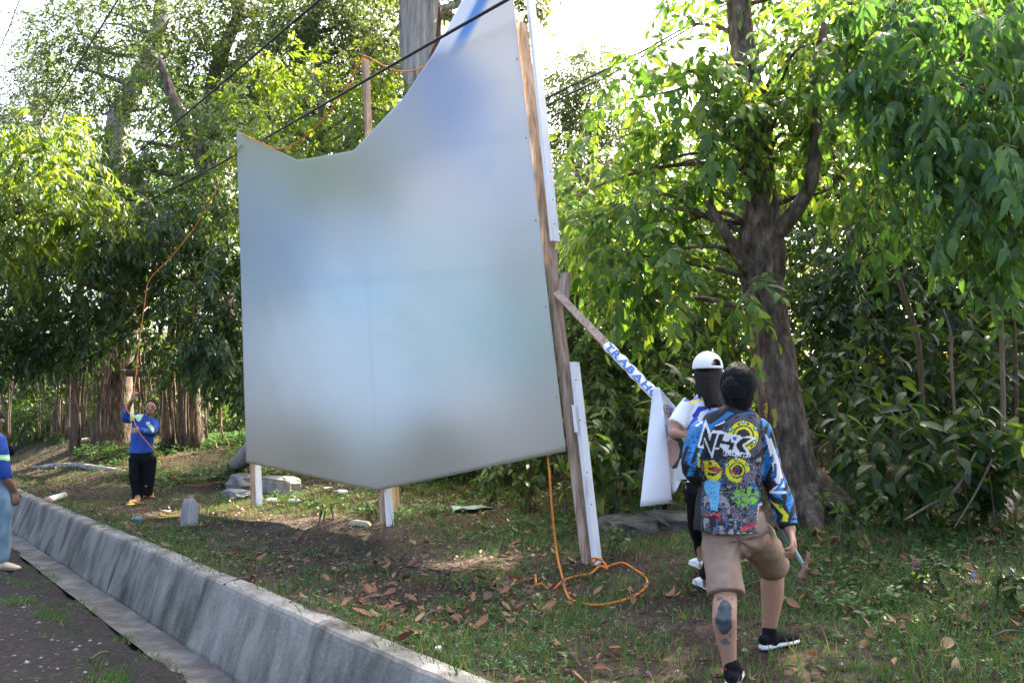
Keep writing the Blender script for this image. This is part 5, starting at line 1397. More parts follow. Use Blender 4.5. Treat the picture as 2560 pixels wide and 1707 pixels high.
# helmet-like yellow, red shapes and coloured machine parts
paint([(100, 610), (240, 590), (310, 660), (355, 740), (330, 830), (270, 880), (170, 860), (120, 780)], YEL)
paint([(150, 690), (290, 680), (355, 735), (300, 765), (180, 735)], REDP); paint([(160, 620), (215, 615), (220, 660), (180, 670)], REDP); paint([(165, 765), (300, 770), (240, 815), (150, 790)], K)
paint([(470, 740), (545, 725), (550, 770), (490, 775)], REDP)
paint([(95, 900), (180, 850), (330, 900), (320, 1000), (295, 1280), (200, 1270), (180, 1100), (120, 1010)], lin((110, 185, 225)))
paint([(110, 1310), (230, 1290), (240, 1340), (120, 1355)], REDP); paint([(245, 1310), (320, 1300), (350, 1380), (270, 1415)], REDP)
paint([(700, 930), (800, 900), (880, 1060), (860, 1180), (760, 1200)], BLUE)
paint([(545, 970), (740, 950), (845, 1020), (835, 1145), (760, 1200), (580, 1245), (535, 1160), (460, 1100)], GREEN)
for dx_, dy_ in ((500, 1070), (620, 1155), (600, 1225), (710, 1200), (670, 965), (545, 1105)): disc(dx_, dy_, 0, 26, GREYP); disc(dx_, dy_, 0, 12, K)
disc(650, 1040, 30, 52, GREEN * .5)
paint([(360, 1240), (500, 1220), (430, 1260), (410, 1430), (355, 1400)], GREYP); paint([(470, 1290), (560, 1290), (640, 1360), (600, 1420), (500, 1380)], GREYP * 1.3); paint([(680, 1340), (800, 1310), (790, 1440), (660, 1450)], GREYP * .5)
paint([(840, 1190), (960, 1130), (1060, 1320), (960, 1430), (820, 1450)], WHITE); paint([(850, 1215), (965, 1185), (930, 1290), (880, 1360), (838, 1340)], REDP); disc(905, 1240, 0, 34, K)
paint([(590, 1520), (800, 1430), (815, 1490), (600, 1560)], REDP)
paint([(680, 1300), (780, 1260), (760, 1310), (690, 1330)], BLUE)
for y0_ in (380, 500, 580, 640): paint([(15, y0_), (45, y0_ - 10), (60, y0_ + 50), (30, y0_ + 50)], YEL)
# dense fine graphics between the larger prints
fx = np.stack([q[:, 0] * .22 + 8 * mot, q[:, 1] * .16, 0 * q[:, 0] + 21], 1); fn = noise3(fx)
fine_ = vis & ~slR & ~slL & (q[:, 1] > 1150)
dk = cols.mean(1) < .30
cols[fine_ & dk & (fn > .42)] = GREYP * .55
cols[fine_ & dk & (fn < -.45)] = K * .6
ln_ = np.abs(noise3(fx * [.8, .8, 1] + 5)) < .07
cols[fine_ & dk & ln_] = WHITE * .33
lt = ~dk & fine_
cols[lt & (np.abs(fn) < .09)] *= .35
for sl_ in (slR, slL): cols[sl_ & (np.abs(noise3(fx * [.7, .4, 1] + 11)) < .08)] = K
# the lettering
paint([(130, 40), (195, 225), (235, 188), (330, 195), (440, 230), (470, 245), (612, 252), (600, 285), (720, 268), (832, 298), (655, 385), (745, 520), (722, 565), (372, 530), (370, 455), (330, 412), (308, 455), (252, 445), (218, 580), (108, 310), (100, 445), (20, 412)], WHITE)
paint([(131, 108), (186, 340), (216, 228), (285, 235), (207, 500), (116, 285), (92, 402), (50, 396)], K)
paint([(312, 240), (388, 240), (352, 328), (440, 345), (470, 290), (470, 352), (520, 362), (492, 462), (440, 450), (452, 392), (335, 368), (316, 420), (254, 424)], K)
paint([(502, 278), (552, 284), (542, 326), (490, 320)], lin((30, 110, 190)))
paint([(582, 332), (642, 290), (752, 300), (622, 388), (692, 508), (590, 482), (536, 396)], K)
paint([(380, 478), (722, 520), (716, 558), (372, 526)], K)
# right sleeve details
paint([(930, 230), (1010, 280), (1110, 560), (1160, 760), (1205, 960), (1110, 970), (1060, 850), (1040, 700), (1010, 560)], WHITE, extra=(mot2 > -.25))
paint([(985, 1020), (1100, 930), (1110, 950), (1040, 1010), (1225, 1010), (1225, 1045), (1000, 1040)], WHITE)
paint([(1000, 1070), (1150, 1110), (1240, 1240), (1290, 1400), (1180, 1440), (1090, 1330)], K); paint([(1000, 1140), (1150, 1215), (1250, 1340), (1240, 1420), (1160, 1420), (1180, 1340), (1080, 1230)], YEL); disc(1145, 1215, 0, 30, DGREEN)
cols[slR & (q[:, 1] > 1306)] = K
jersey = painted('jersey', jb, cols * .85, M_cloth, man)
# small white letters printed under the logo
tree_j = BVHTree.FromPolygons([tuple(v) for v in V_], [tuple(f) for f in jb[1]])
def project_text(txt, pa, pb, h, mat, parent, bold=.02, bvh=None, off=.0022):
    pa, pb = np.array(pa, float), np.array(pb, float)
    adv = 0; gl = []
    for ch in txt:
        V, Fs = text_mesh(ch, 1.0, bold); x0, x1 = V[:, 0].min(), V[:, 0].max()
        gl.append((V[:, :2] - [x0 - adv, 0], Fs)); adv += (x1 - x0) + .09
    u = pb - pa; L = np.hypot(*u); u = u / L; v = np.array([u[1], -u[0]])
    for V, Fs in gl:
        W = []
        for x_, y_ in V:
            s_ = pa + u * (x_ / adv * L) + v * (y_ / .72 * h)
            d = norm(P(s_[0], s_[1], 5) - [0, 0, CAMZ])
            hit = bvh.ray_cast(Vector((0, 0, CAMZ)), Vector(d))
            W.append(np.array(hit[0]) - d * off if hit[0] is not None else P(s_[0], s_[1], 5))
        W = np.array(W)
        if np.ptp(W[:, 1]) < .3: obj('letter', W, Fs, mat, parent)
project_text('HELMETS', Zs(398, 518), Zs(712, 552), 9.5, M_whitecloth, jersey, .03, tree_j)

# shorts
M_short = mat_noise('beige_cotton', [(.3, (.23, .155, .11)), (.7, (.33, .235, .175))], 12, .85, .4, 220)
sh_ = blend([limbp([P(1836, 1305, YB), P(1842, 1335, YB), P(1846, 1350, YB)], [(.160, .125), (.166, .125), (.14, .11)], 10, 20, side=(1, 0, 0)),
             clothp([P(1801, 1322, YB), P(1804, 1380, 4.25), P(1811, 1440, 4.17), P(1816, 1487, 4.12)], [(.095, .1), (.098, .105), (.092, .1), (.094, .1)], 14, 22, side=(1, 0, 0)),
             clothp([P(1880, 1322, YB + .03), P(1898, 1354, 4.36), P(1918, 1386, 4.46), P(1930, 1414, 4.57)], [(.08, .085), (.10, .105), (.098, .10), (.092, .095)], 14, 22, side=(1, 0, 0))], .0065, 9)
Vs_, nr_ = sh_[0], sh_[2]
qs_ = px_of(Vs_)
cr = np.array([1850., 1350.])
rad_ = np.hypot(qs_[:, 0] - cr[0], (qs_[:, 1] - cr[1]) * .8)
ang_ = np.arctan2(qs_[:, 1] - cr[1], qs_[:, 0] - cr[0])
wr_ = .007 * np.sin(ang_ * 7 + 3 * noise3(Vs_, 6)) * np.exp(-(rad_ / 75) ** 2) + .006 * noise3(Vs_ * [.6, .6, 1.6], 14) + .005 * noise3(Vs_ * [.7, .7, 2.2] + 5, 9)
sh_ = (Vs_ + nr_ * wr_[:, None], sh_[1], nr_)
obj('shorts', sh_[0], sh_[1], M_short, man, smooth=True)

# hair, head cloth and its tied strap
hb = blend([ellipsoid(P(1845, 950, YB - .005), (.083, .102, .096)), ellipsoid(P(1845, 962, YB - .03), (.084, .082, .085))], .006, 3, .004, 40)
obj('hair', hb[0], hb[1], M_hair, man, smooth=True)
cb = blend([limbp([P(1846, 1056, YB), P(1845, 1034, YB - .005), P(1846, 1008, YB - .015), P(1845, 985, YB - .02), P(1845, 962, YB - .01), P(1845, 948, YB - .01)], [(.085, .075), (.074, .07), (.070, .072), (.083, .09), (.089, .106), (.086, .104)], 14, 20, side=(1, 0, 0))], .006, 4, .005, 14)
obj('head_cloth', cb[0], cb[1], M_black, man, smooth=True)
V, Fs = tube([P(1800, 968, 4.24), P(1818, 984, 4.185), P(1832, 994, 4.17), P(1855, 992, 4.165), P(1888, 976, 4.24)], [.004] * 5, 6, 20); obj('strap', V, Fs, M_black, man, smooth=True)
V, Fs = tube([P(1826, 990, 4.172), P(1828, 1006, 4.176), P(1834, 1016, 4.18)], [(.006, .003)] * 3, 6, 10); obj('strap', V, Fs, M_black, man, smooth=True)

# shoes: pale curved sole, black knit upper, red sock line
M_sole = mat_plain('pale_sole', (.62, .6, .56), .6, .06); M_sock = mat_plain('red_sock', (.28, .02, .04), .9, .2)
def shoe(h, t, parent, mu, ms, ankle, sock=None, L=.28):
    d = norm((t - h) * [1, 1, 0]); sd = np.array([d[1], -d[0], 0])
    b = h - d * .06
    pts = [b + d * L * f + [0, 0, .018 + .004 * math.sin(f * 3)] for f in (0, .1, .35, .6, .85, 1)]
    s1 = blend([limbp(pts, [(.030, .016), (.038, .018), (.038, .018), (.046, .018), (.044, .017), (.026, .015)], 16, 16, side=sd)], .005, 3)
    o1 = obj('shoe', s1[0], s1[1], ms, parent, smooth=True)
    s2 = blend([limbp([b + d * L * f + [0, 0, z_] for f, z_ in ((.04, .055), (.2, .062), (.45, .055), (.7, .045), (.95, .035))], [(.032, .03), (.038, .038), (.04, .032), (.042, .026), (.028, .016)], 16, 16, side=sd),
                limbp([b + d * .07 + [0, 0, .05], h + [0, 0, .10]], [.046, .042])], .005, 3)
    obj('upper', s2[0], s2[1], mu, o1, smooth=True)
    if sock:
        V, Fs = tube([h + [0, 0, .095], h * .7 + ankle * .3 + [0, 0, .095 * .7]], [.0425, .0415], 18); obj('sock', V, Fs, sock, o1, smooth=True)
shoe(fl, toeL, man, M_black, M_sole, P(1826, 1690, YL), M_sock)
shoe(frr, toeR, man, M_black, M_sole, P(1921, 1585, YR), M_sock)

# hammer in his hand
M_grip = mat_plain('green_grip', (.11, .14, .125), .5, .15); M_steel = mat_noise('rusty_steel', [(.3, (.14, .07, .05)), (.7, (.30, .18, .13))], 20, .5, .4, 60)
ham = empty('hammer', ham1, 'claw hammer with green handle held by the man in shorts', 'hammer')
V, Fs = tube([ham0, ham0 + (ham1 - ham0) * .3, ham0 + (ham1 - ham0) * .7, ham1], [.015, .0165, .014, .012], 12, 16, caps_round=True); obj('handle', V, Fs, M_grip, ham, smooth=True)
hc = ham1 + hd * .01; hx = norm(P(2022, 1392, 4.08) - P(2003, 1436, 4.10))
V, Fs = tube([hc - hx * .055, hc - hx * .045, hc - hx * .02, hc + hx * .015], [.016, .016, .012, .013], 12, 10); obj('head', V, Fs, M_steel, ham, smooth=True)
for sgn in (-1, 1):
    sdv = norm(np.cross(hx, hd)) * sgn
    V, Fs = tube([hc + hx * .01 + sdv * .004, hc + hx * .045 + sdv * .006 - hd * .004, hc + hx * .075 + sdv * .009 - hd * .016], [(.008, .007), (.007, .005), (.004, .003)], 8, 10); obj('claw', V, Fs, M_steel, ham, smooth=True)

# ================= woman in the white cap
YW = 5.6
w1 = G(1768, 1474); w2 = G(1756, 1384); w2[1] = min(w2[1], 6.5); w2 = P(1756, 1380, 6.3); w2[2] = ground_z(w2[0], w2[1])[0] + .05
handW = P(1706, 1086, 5.52)
pr = [ellipsoid(P(1770, 926, YW), (.076, .094, .108)), limbp([P(1772, 1000, YW), P(1771, 950, YW)], [.05, .048]),
      limbp([P(1773, 990, YW), P(1772, 1030, YW), P(1772, 1100, YW), P(1772, 1160, YW), P(1770, 1215, YW)], [(.08, .06), (.145, .08), (.13, .09), (.115, .085), (.15, .1)], side=(1, 0, 0)),
      limbp([P(1722, 1015, YW), P(1684, 1076, YW - .05), P(1690, 1084, YW - .1), handW], [.042, .038, .034, .024]),
      limbp([P(1820, 1015, YW), P(1838, 1075, YW + .05), P(1800, 1100, YW + .22), P(1760, 1095, YW + .2)], [.042, .036, .032, .024]),
      limbp([P(1750, 1215, YW), P(1746, 1300, YW + .25), P(1752, 1350, YW + .6), w2 + [0, 0, .06]], [.082, .06, .048, .036]),
      limbp([P(1792, 1215, YW), P(1786, 1320, YW), P(1776, 1420, YW), w1 + [0, 0, .06]], [.082, .06, .048, .036]),
      limbp([w1 + [0, -.03, .04], w1 + [-.03, .17, .03]], [.035, .028]), limbp([w2 + [0, -.03, .04], w2 + [-.03, .17, .03]], [.035, .028])]
pr += hand(handW, np.array([.5, .35, .12]), np.array([.2, .7, -.4]), np.array([0, -.2, .8]), .95, .6)
pr += hand(P(1760, 1095, YW + .2), np.array([-.7, -.1, .3]), np.array([0, -.6, -.5]), np.array([0, .1, .8]), .95, .6)
bl = blend(pr, .0068, 3)
wom = painted('person', bl, np.tile(SKIN * .95, (len(bl[0]), 1)), M_skin, None, (w1[0], w1[1] + .2, w1[2]))
tag(wom, 'woman in white cap and white blue yellow shirt gripping the brace pole', 'person')
sb = blend([clothp([P(1773, 978, YW), P(1772, 998, YW), P(1771, 1030, YW), P(1771, 1100, YW), P(1771, 1165, YW), P(1771, 1222, YW)], [(.062, .055), (.105, .07), (.165, .095), (.155, .105), (.142, .105), (.158, .112)], 20, 22, side=(1, 0, 0)),
            clothp([P(1730, 1008, YW), P(1712, 1030, YW), P(1692, 1062, YW - .03)], [.066, .064, .062], 12, 16),
            clothp([P(1812, 1008, YW), P(1826, 1030, YW), P(1837, 1062, YW + .03)], [.066, .064, .062], 12, 16)], .0058, 4, .008, 9, 5)
q = px_of(sb[0]); cols = np.tile([.80, .81, .83], (len(q), 1)); ZW = lambda x, y: (1580 + x * .3189, 860 + y * .3189)
LB = lin((90, 100, 205)); LB2 = lin((50, 60, 170))
def paintw(poly, col): cols[inpoly(q, [ZW(*p_) for p_ in poly])] = col
paintw([(400, 445), (480, 370), (700, 340), (700, 420), (620, 400), (440, 450)], LB)
paintw([(470, 400), (600, 370), (600, 400), (470, 430)], lin((190, 190, 210)))
paintw([(435, 455), (540, 425), (700, 395), (700, 425), (560, 440), (445, 468)], lin((245, 220, 60)))
paintw([(470, 560), (520, 490), (720, 470), (720, 510), (620, 500), (540, 530), (490, 600)], LB2)
paintw([(430, 660), (470, 590), (520, 560), (500, 680), (440, 760)], LB)
shirt = painted('shirt', sb, cols, M_cloth, wom)
tw_ = BVHTree.FromPolygons([tuple(v) for v in sb[0]], [tuple(f) for f in sb[1]])
project_text('ILIGAN', ZW(582, 474), ZW(760, 492), 12.5, M_black, shirt, .01, tw_)
pb = blend([clothp([P(1771, 1205, YW), P(1771, 1235, YW)], [(.155, .11), (.15, .11)], side=(1, 0, 0)), limbp([P(1752, 1220, YW), P(1745, 1300, YW + .25), P(1751, 1345, YW + .6), w2 + [0, 0, .12]], [.098, .076, .062, .05]),
            limbp([P(1792, 1220, YW), P(1786, 1320, YW), P(1777, 1420, YW), w1 + [0, 0, .12]], [.098, .076, .062, .05])], .008, 4, .008, 9)
obj('trousers', pb[0], pb[1], M_black, wom, smooth=True)
for w_ in (w1, w2): shoe(w_ + [0, 0, 0], w_ + [-.05, .2, 0], wom, M_whitecloth, M_sole, w_, None, .25)
# long hair and cap
hp = [ellipsoid(P(1771, 930, YW), (.086, .1, .1))]
g = np.random.default_rng(3)
for i in range(26):
    x0 = 1742 + 58 * i / 25; hp.append(limbp([P(x0, 935, YW - .05 - .045 * math.sin(i / 25 * 3.14)), P(x0 + 4, 975, YW - .07 - .05 * math.sin(i / 25 * 3.14)), P(x0 + 8 + 10 * i / 25, 1015 - 28 * (i < 5) + g.normal() * 5, YW - .09 - .05 * math.sin(i / 25 * 3.14))], [.017, .015, .007], 10, 8))
hb = blend(hp, .006, 2, .003, 30); obj('hair', hb[0], hb[1], M_hair, wom, smooth=True)
# cap: dome with a real opening and strap at the back, bill beside it
dome = []
cc = P(1769, 918, YW); Rx, Ry, Rz = .100, .112, .108
def cap_dir(th, ph): return np.array([math.cos(ph) * math.sin(th), -math.cos(ph) * math.cos(th), math.sin(ph)])
nu, nvv = 56, 20; V = []; Fs = []
for i in range(nvv + 1):
    ph = -.12 + (math.pi / 2 + .12) * i / nvv
    for j in range(nu): V.append(cc + cap_dir(2 * math.pi * j / nu, ph) * [Rx, Ry, Rz] * (1 + .004 * math.sin(6 * 2 * math.pi * j / nu)))
th_c = .42
for i in range(nvv):
    for j in range(nu):
        th = 2 * math.pi * (j + .5) / nu; ph = -.12 + (math.pi / 2 + .12) * (i + .5) / nvv
        dth = (th - th_c + math.pi) % (2 * math.pi) - math.pi
        if .08 < ph < .46 and abs(dth) < .36 * math.sqrt(max(0, 1 - ((ph - .08) / .42) ** 2)) + .03: continue
        Fs.append((i * nu + j, i * nu + (j + 1) % nu, (i + 1) * nu + (j + 1) % nu, (i + 1) * nu + j))
cap = obj('cap', V, Fs, M_whitecloth, wom, smooth=True); md = cap.modifiers.new('t', 'SOLIDIFY'); md.thickness = .004; md.offset = 1
bdv = norm(np.array([.93, .30, -.03])); bsv = norm(np.cross(bdv, [0, 0, 1]))
V = []; Fs = []
for i in range(8):
    for j in range(13):
        u = i / 7; v = j / 12 * 2 - 1
        V.append(cc + bdv * (.075 + .09 * u * math.sqrt(max(0, 1 - .55 * v * v))) + bsv * v * (.085 - .02 * u) + np.array([0, 0, -.012 - .02 * v * v - .006 * u]))
for i in range(7):
    for j in range(12): Fs.append((i * 13 + j, i * 13 + j + 1, (i + 1) * 13 + j + 1, (i + 1) * 13 + j))
bo = obj('bill', V, Fs, M_whitecloth, cap, smooth=True); bo.modifiers.new('t', 'SOLIDIFY').thickness = .005
V, Fs = ellipsoid(cc + [0, 0, Rz + .002], (.009, .009, .005), nu=8, nv=5); obj('button', V, Fs, M_whitecloth, cap)

# ================= man in blue hauling the rope
ZM = lambda x, y: (280 + x * .2105, 960 + y * .2105)
YM = 12.4
f1_ = G(*ZM(290, 1425)); f2_ = G(*ZM(440, 1340)); f1_[1] = min(f1_[1], 12.5)
YM = (f1_[1] + f2_[1]) / 2
def m_(x, y, dy=0): return P(*ZM(x, y), YM + dy)
hr, hl = P(330, 1000, 12.25), P(350, 1077, 12.08)
hr[1] = 12.25
pr = [limbp([m_(440, 400), m_(445, 350, -.01)], [.055, .052]),
      ellipsoid(m_(462, 275, -.02), (.078, .095, .105)), ellipsoid(m_(448, 330, -.055), (.058, .055, .055)), ellipsoid(m_(455, 300, -.112), (.016, .022, .026), nu=8, nv=6),
      limbp([m_(425, 400), m_(400, 450), m_(370, 560), m_(350, 700), m_(345, 830), m_(350, 900)], [(.08, .06), (.17, .09), (.16, .1), (.14, .1), (.15, .1), (.13, .09)], side=(1, 0, 0)),
      limbp([m_(300, 410), m_(175, 405, -.12), m_(165, 350, -.16), hr], [.05, .042, .038, .03]), limbp([m_(500, 455), m_(485, 560, -.12), m_(400, 565, -.28), hl], [.05, .044, .036, .03]),
      limbp([m_(290, 880), m_(284, 1100, -.02), m_(305, 1330), f1_ + [0, 0, .04]], [.075, .055, .045, .04]), limbp([m_(420, 880), m_(436, 1080, .04), m_(415, 1270, .05), f2_ + [0, 0, .04]], [.075, .055, .045, .04]),
      limbp([f1_ + [0, .04, .035], f1_ + [-.04, -.14, .025]], [.036, .032]), limbp([f2_ + [0, .04, .035], f2_ + [.09, -.10, .025]], [.036, .032])]
for sx in (-1, 1): pr.append(ellipsoid(m_(462, 285, 0) + [.082 * sx, 0, -.01], (.013, .02, .03), nu=8, nv=6))
pr += hand(hr, np.array([.25, -.1, .9]), np.array([.4, .8, .1]), np.array([.8, 0, 0]), 1, .8) + hand(hl, np.array([-.9, -.2, .05]), np.array([0, .8, -.2]), np.array([0, 0, .9]), 1, .8)
bl = blend(pr, .0085, 3)
mb = painted('person', bl, np.tile(SKIN * .92, (len(bl[0]), 1)), M_skin, None, ((f1_ + f2_) / 2))
tag(mb, 'man in blue long sleeved shirt and black trousers looking up while hauling a rope', 'person')
sb = blend([clothp([m_(438, 385), m_(425, 405), m_(400, 455), m_(372, 560), m_(350, 700), m_(345, 818)], [(.065, .06), (.12, .075), (.195, .105), (.185, .118), (.175, .12), (.19, .125)], 18, 20, side=(1, 0, -.1)),
            limbp([m_(320, 410), m_(240, 405, -.06), m_(172, 405, -.12), m_(165, 340, -.17), m_(185, 270, -.17)], [.075, .072, .068, .06, .054], 16, 16), limbp([m_(490, 450), m_(505, 500, -.04), m_(487, 560, -.12), m_(420, 568, -.26), hl * [1, 1, 1] + [.02, 0, 0]], [.078, .072, .066, .058, .05], 16, 16)], .0085, 4, .012, 8, 2)
q = px_of(sb[0]); cols = np.tile(lin((40, 84, 168)) * .85, (len(q), 1))
def pm(poly, col): cols[inpoly(q, [ZM(*p_) for p_ in poly])] = col
LIME = lin((200, 240, 150))
pm([(420, 495), (460, 475), (500, 520), (500, 565), (480, 575), (460, 530)], LIME); pm([(215, 360), (265, 355), (265, 430), (215, 450)], LIME); pm([(400, 455), (450, 440), (450, 480), (410, 485)], lin((210, 200, 220)))
pm([(265, 380), (330, 350), (380, 350), (330, 440), (300, 440)], lin((215, 240, 200)))
painted('shirt', sb, cols, M_cloth, mb)
pb = blend([clothp([m_(345, 800), m_(350, 880), m_(352, 930)], [(.165, .115), (.17, .12), (.13, .1)], side=(1, 0, 0)), clothp([m_(283, 870), m_(280, 1080, -.02), m_(293, 1250), m_(300, 1350)], [.112, .095, .082, .074]), clothp([m_(428, 870), m_(440, 1060, .04), m_(428, 1200, .05), m_(418, 1310, .05)], [.112, .095, .082, .074])], .009, 4, .012, 8)
obj('trousers', pb[0], pb[1], M_black, mb, smooth=True)
hb = blend([ellipsoid(m_(472, 226, .02), (.088, .105, .062)), ellipsoid(m_(475, 280, .04), (.090, .085, .095))], .008, 3, .006, 30); obj('hair', hb[0], hb[1], M_hair, mb, smooth=True)
M_eye = mat_plain('dark_eye', (.02, .015, .012), .3); M_lip = mat_plain('lip', (.25, .10, .08), .6); M_brow = M_hair
for ex in (432, 478):
    V, Fs = ellipsoid(m_(ex, 286, -.096), (.011, .006, .005), nu=8, nv=6); obj('eye', V, Fs, M_eye, mb)
    V, Fs = tube([m_(ex - 16, 268, -.092), m_(ex, 262, -.1), m_(ex + 16, 268, -.094)], [.005] * 3, 6, 8); obj('eyebrow', V, Fs, M_brow, mb)
V, Fs = tube([m_(434, 336, -.108), m_(450, 340, -.116), m_(468, 338, -.108)], [.005, .007, .005], 6, 8); obj('mouth', V, Fs, M_lip, mb)
M_flip = mat_plain('orange_rubber', (.75, .36, .04), .6, .08)
for f_, dv in ((f1_, (-.25, -1, 0)), (f2_, (.7, -.75, 0))):
    d = norm(np.array(dv)); sd = np.array([-d[1], d[0], 0])
    pts = [f_ - d * .07 + d * .27 * k + [0, 0, .014] for k in (0, .15, .4, .7, .9, 1)]
    V, Fs = tube(pts, [(.03, .01), (.042, .012), (.04, .012), (.05, .012), (.046, .012), (.02, .01)], 14, 16, side=sd); fo = obj('slipper', V, Fs, M_flip, mb, smooth=True)
    for sg in (-1, 1):
        V, Fs = tube([f_ + d * .15 + [0, 0, .03], f_ + d * .09 + sd * .03 * sg + [0, 0, .07], f_ + d * .02 + sd * .045 * sg + [0, 0, .02]], [.009] * 3, 6, 10); obj('thong', V, Fs, M_flip, fo, smooth=True)

# ================= man in jeans at the left, on the road
ZJ = lambda x, y: (x * .2553, 1040 + y * .2553)
YJ = 8.55
def j_(x, y, dy=0): return P(*ZJ(x, y), YJ + dy)
fj = j_(20, 1410); fj[2] = ground_z(fj[0], fj[1])[0]; fk = j_(-190, 1390, .2); fk[2] = ground_z(fk[0], fk[1])[0]
hj = j_(140, 735, -.05)
pr = [ellipsoid(j_(-60, 40), (.095, .08, .11)), ellipsoid(j_(-35, 90), (.06, .055, .06)), limbp([j_(-70, 200), j_(-62, 110)], [.058, .054]),
      limbp([j_(-72, 180), j_(-75, 260), j_(-80, 420), j_(-85, 560), j_(-85, 680), j_(-85, 740)], [(.07, .07), (.105, .165), (.115, .16), (.105, .14), (.11, .15), (.1, .12)], side=(1, 0, 0)),
      limbp([j_(-15, 240, -.16), j_(40, 560, -.17), j_(95, 660, -.12), hj], [.052, .045, .038, .03]), limbp([j_(-90, 240, .16), j_(-110, 560, .17), j_(-60, 740, .14)], [.05, .042, .03]),
      limbp([j_(-40, 700, -.08), j_(10, 1020, -.06), j_(0, 1330, 0), fj + [0, 0, .05]], [.09, .068, .05, .042]), limbp([j_(-130, 700, .1), j_(-140, 1020, .15), j_(-190, 1310, .2), fk + [0, 0, .05]], [.09, .068, .05, .042]),
      limbp([fj + [-.04, 0, .04], fj + [.16, -.02, .03]], [.037, .03]), limbp([fk + [-.04, 0, .04], fk + [.16, -.02, .03]], [.037, .03]), ellipsoid(j_(-5, 55, 0) + [.04, 0, 0], (.02, .016, .022), nu=8, nv=6)]
pr += hand(hj, np.array([.25, 0, -1]), np.array([-.8, .3, 0]), np.array([.3, .6, 0]), 1, .5)
pr += hand(j_(-60, 740, .14), np.array([.1, 0, -1]), np.array([-.8, -.3, 0]), np.array([.3, -.6, 0]), 1, .5)
bl = blend(pr, .008, 3)
mj = painted('person', bl, np.tile(SKIN * .6, (len(bl[0]), 1)), M_skin, None, fj)
tag(mj, 'man in blue shirt and faded jeans standing on the road', 'person')
sb = blend([clothp([j_(-70, 165), j_(-74, 205), j_(-78, 300), j_(-82, 430), j_(-85, 560), j_(-85, 660)], [(.065, .065), (.10, .12), (.135, .185), (.145, .18), (.14, .165), (.145, .17)], 18, 20, side=(1, 0, 0)),
            limbp([j_(-20, 235, -.15), j_(10, 380, -.17), j_(35, 520, -.17), j_(60, 590, -.15)], [.078, .074, .068, .062], 14, 16), limbp([j_(-95, 235, .15), j_(-105, 400, .17), j_(-110, 590, .17)], [.076, .07, .062], 14, 16)], .0085, 4, .010, 8, 2)
q = px_of(sb[0]); cols = np.tile(lin((34, 66, 145)), (len(q), 1))
band = (q[:, 1] > ZJ(0, 378)[1]) & (q[:, 1] < ZJ(0, 432)[1]); cols[band] = lin((150, 235, 130)); band2 = (q[:, 1] > ZJ(0, 396)[1]) & (q[:, 1] < ZJ(0, 414)[1]); cols[band2] = [.75, .8, .78]
painted('shirt', sb, cols, M_cloth, mj)
M_jean = mat_noise('faded_denim', [(.3, (.10, .17, .24)), (.5, (.22, .33, .40)), (.7, (.36, .48, .54))], 5, .85, .5, 120, stretch=(1, 1, .5))
pb = blend([clothp([j_(-85, 620), j_(-85, 730)], [(.135, .155), (.13, .155)], side=(1, 0, 0)), limbp([j_(-40, 690, -.08), j_(20, 900, -.07), j_(20, 1100, -.05), j_(5, 1360, 0)], [.118, .105, .092, .082]), limbp([j_(-130, 690, .1), j_(-145, 1000, .15), j_(-190, 1340, .2)], [.118, .1, .082])], .009, 3, .022, 7, 6)
obj('jeans', pb[0], pb[1], M_jean, mj, smooth=True)
hb = blend([ellipsoid(j_(-68, 15), (.105, .09, .1))], .008, 2, .006, 30); obj('hair', hb[0], hb[1], M_hair, mj, smooth=True)
M_tan = mat_plain('tan_canvas', (.52, .42, .28), .8, .1)
for f_ in (fj, fk): shoe(f_, f_ + np.array([.2, -.03, 0]), mj, M_tan, mat_plain('brown_sole', (.2, .12, .08), .7), f_)
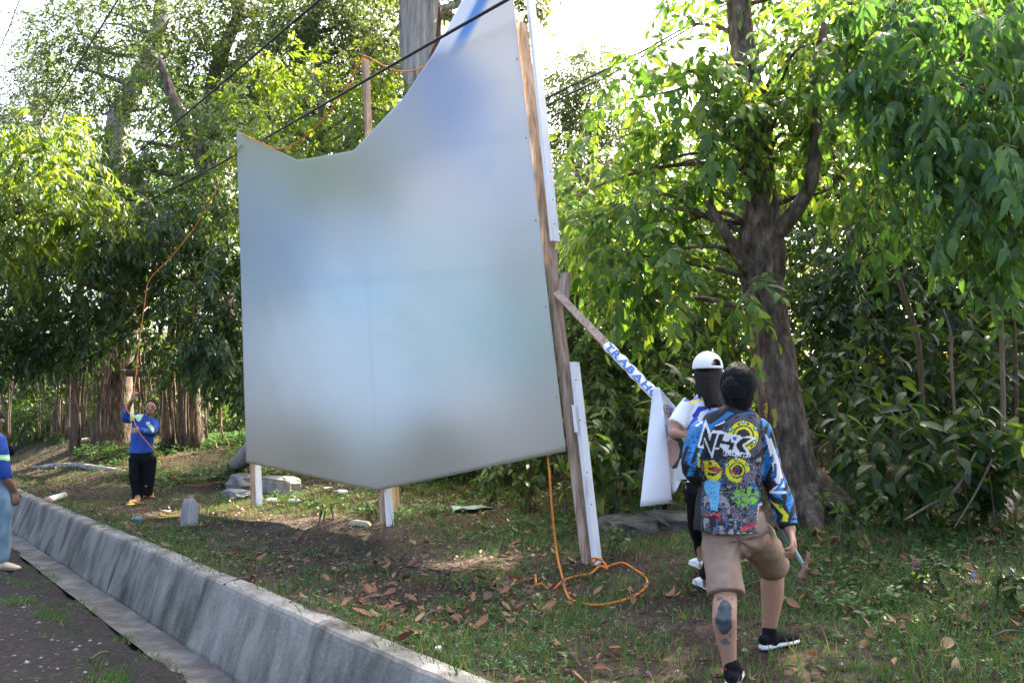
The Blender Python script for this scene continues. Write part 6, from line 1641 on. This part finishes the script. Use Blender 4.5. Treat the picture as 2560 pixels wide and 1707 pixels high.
pouch = empty('pouch', j_(105, 345), 'small black pouch on a dark strap worn by the man in jeans', 'bag')
V, Fs = limbp([j_(95, 315, -.02), j_(105, 345, -.02), j_(110, 370, -.02)], [(.035, .03), (.045, .035), (.03, .025)], 10, 12); obj('bag_body', V, Fs, M_black, pouch, smooth=True)
V, Fs = tube([j_(-40, 170, -.1), j_(20, 215, -.15), j_(70, 265, -.1), j_(95, 315, -.03)], [(.012, .004)] * 4, 6, 16); obj('bag_strap', V, Fs, M_black, pouch, smooth=True)

# paint smear on the large trunk, laid on the bark
bark_o = [c for c in root1.children if c.name.startswith('trunk')][0]
me = bark_o.data
BV = np.array([v.co[:] for v in me.vertices]) + ORG[root1.name]
bt = BVHTree.FromPolygons([tuple(v) for v in BV], [tuple(p.vertices) for p in me.polygons])
ZT = lambda x, y: (1580 + x * .3189, 860 + y * .3189)
for poly in ([(1035, 465), (1060, 455), (1075, 520), (1060, 590), (1040, 560)], [(1095, 510), (1125, 500), (1140, 580), (1130, 660), (1105, 650), (1110, 590)], [(970, 450), (985, 440), (990, 540), (975, 550)]):
    W = []; n_ = 9
    pp = np.array([ZT(*p_) for p_ in poly]); c_ = pp.mean(0)
    ring = []
    for k in range(24):
        t_ = k / 24 * len(pp); i_ = int(t_); f_ = t_ - i_; e_ = pp[i_] * (1 - f_) + pp[(i_ + 1) % len(pp)] * f_
        ring.append(e_ + RNG.normal(size=2) * 1.5)
    allp = [c_] + [c_ + (r_ - c_) * .55 for r_ in ring] + ring
    ok = True
    for s_ in allp:
        d = norm(P(s_[0], s_[1], 8) - [0, 0, CAMZ]); h_ = bt.ray_cast(Vector((0, 0, CAMZ)), Vector(d))
        if h_[0] is None: ok = False; break
        W.append(np.array(h_[0]) - d * .012)
    if ok:
        Fs = [(0, 1 + k, 1 + (k + 1) % 24) for k in range(24)] + [(1 + k, 25 + k, 25 + (k + 1) % 24, 1 + (k + 1) % 24) for k in range(24)]
        obj('paint_smear', np.array(W), Fs, M_yel, root1)
bpy.data.scenes.remove(TMP)
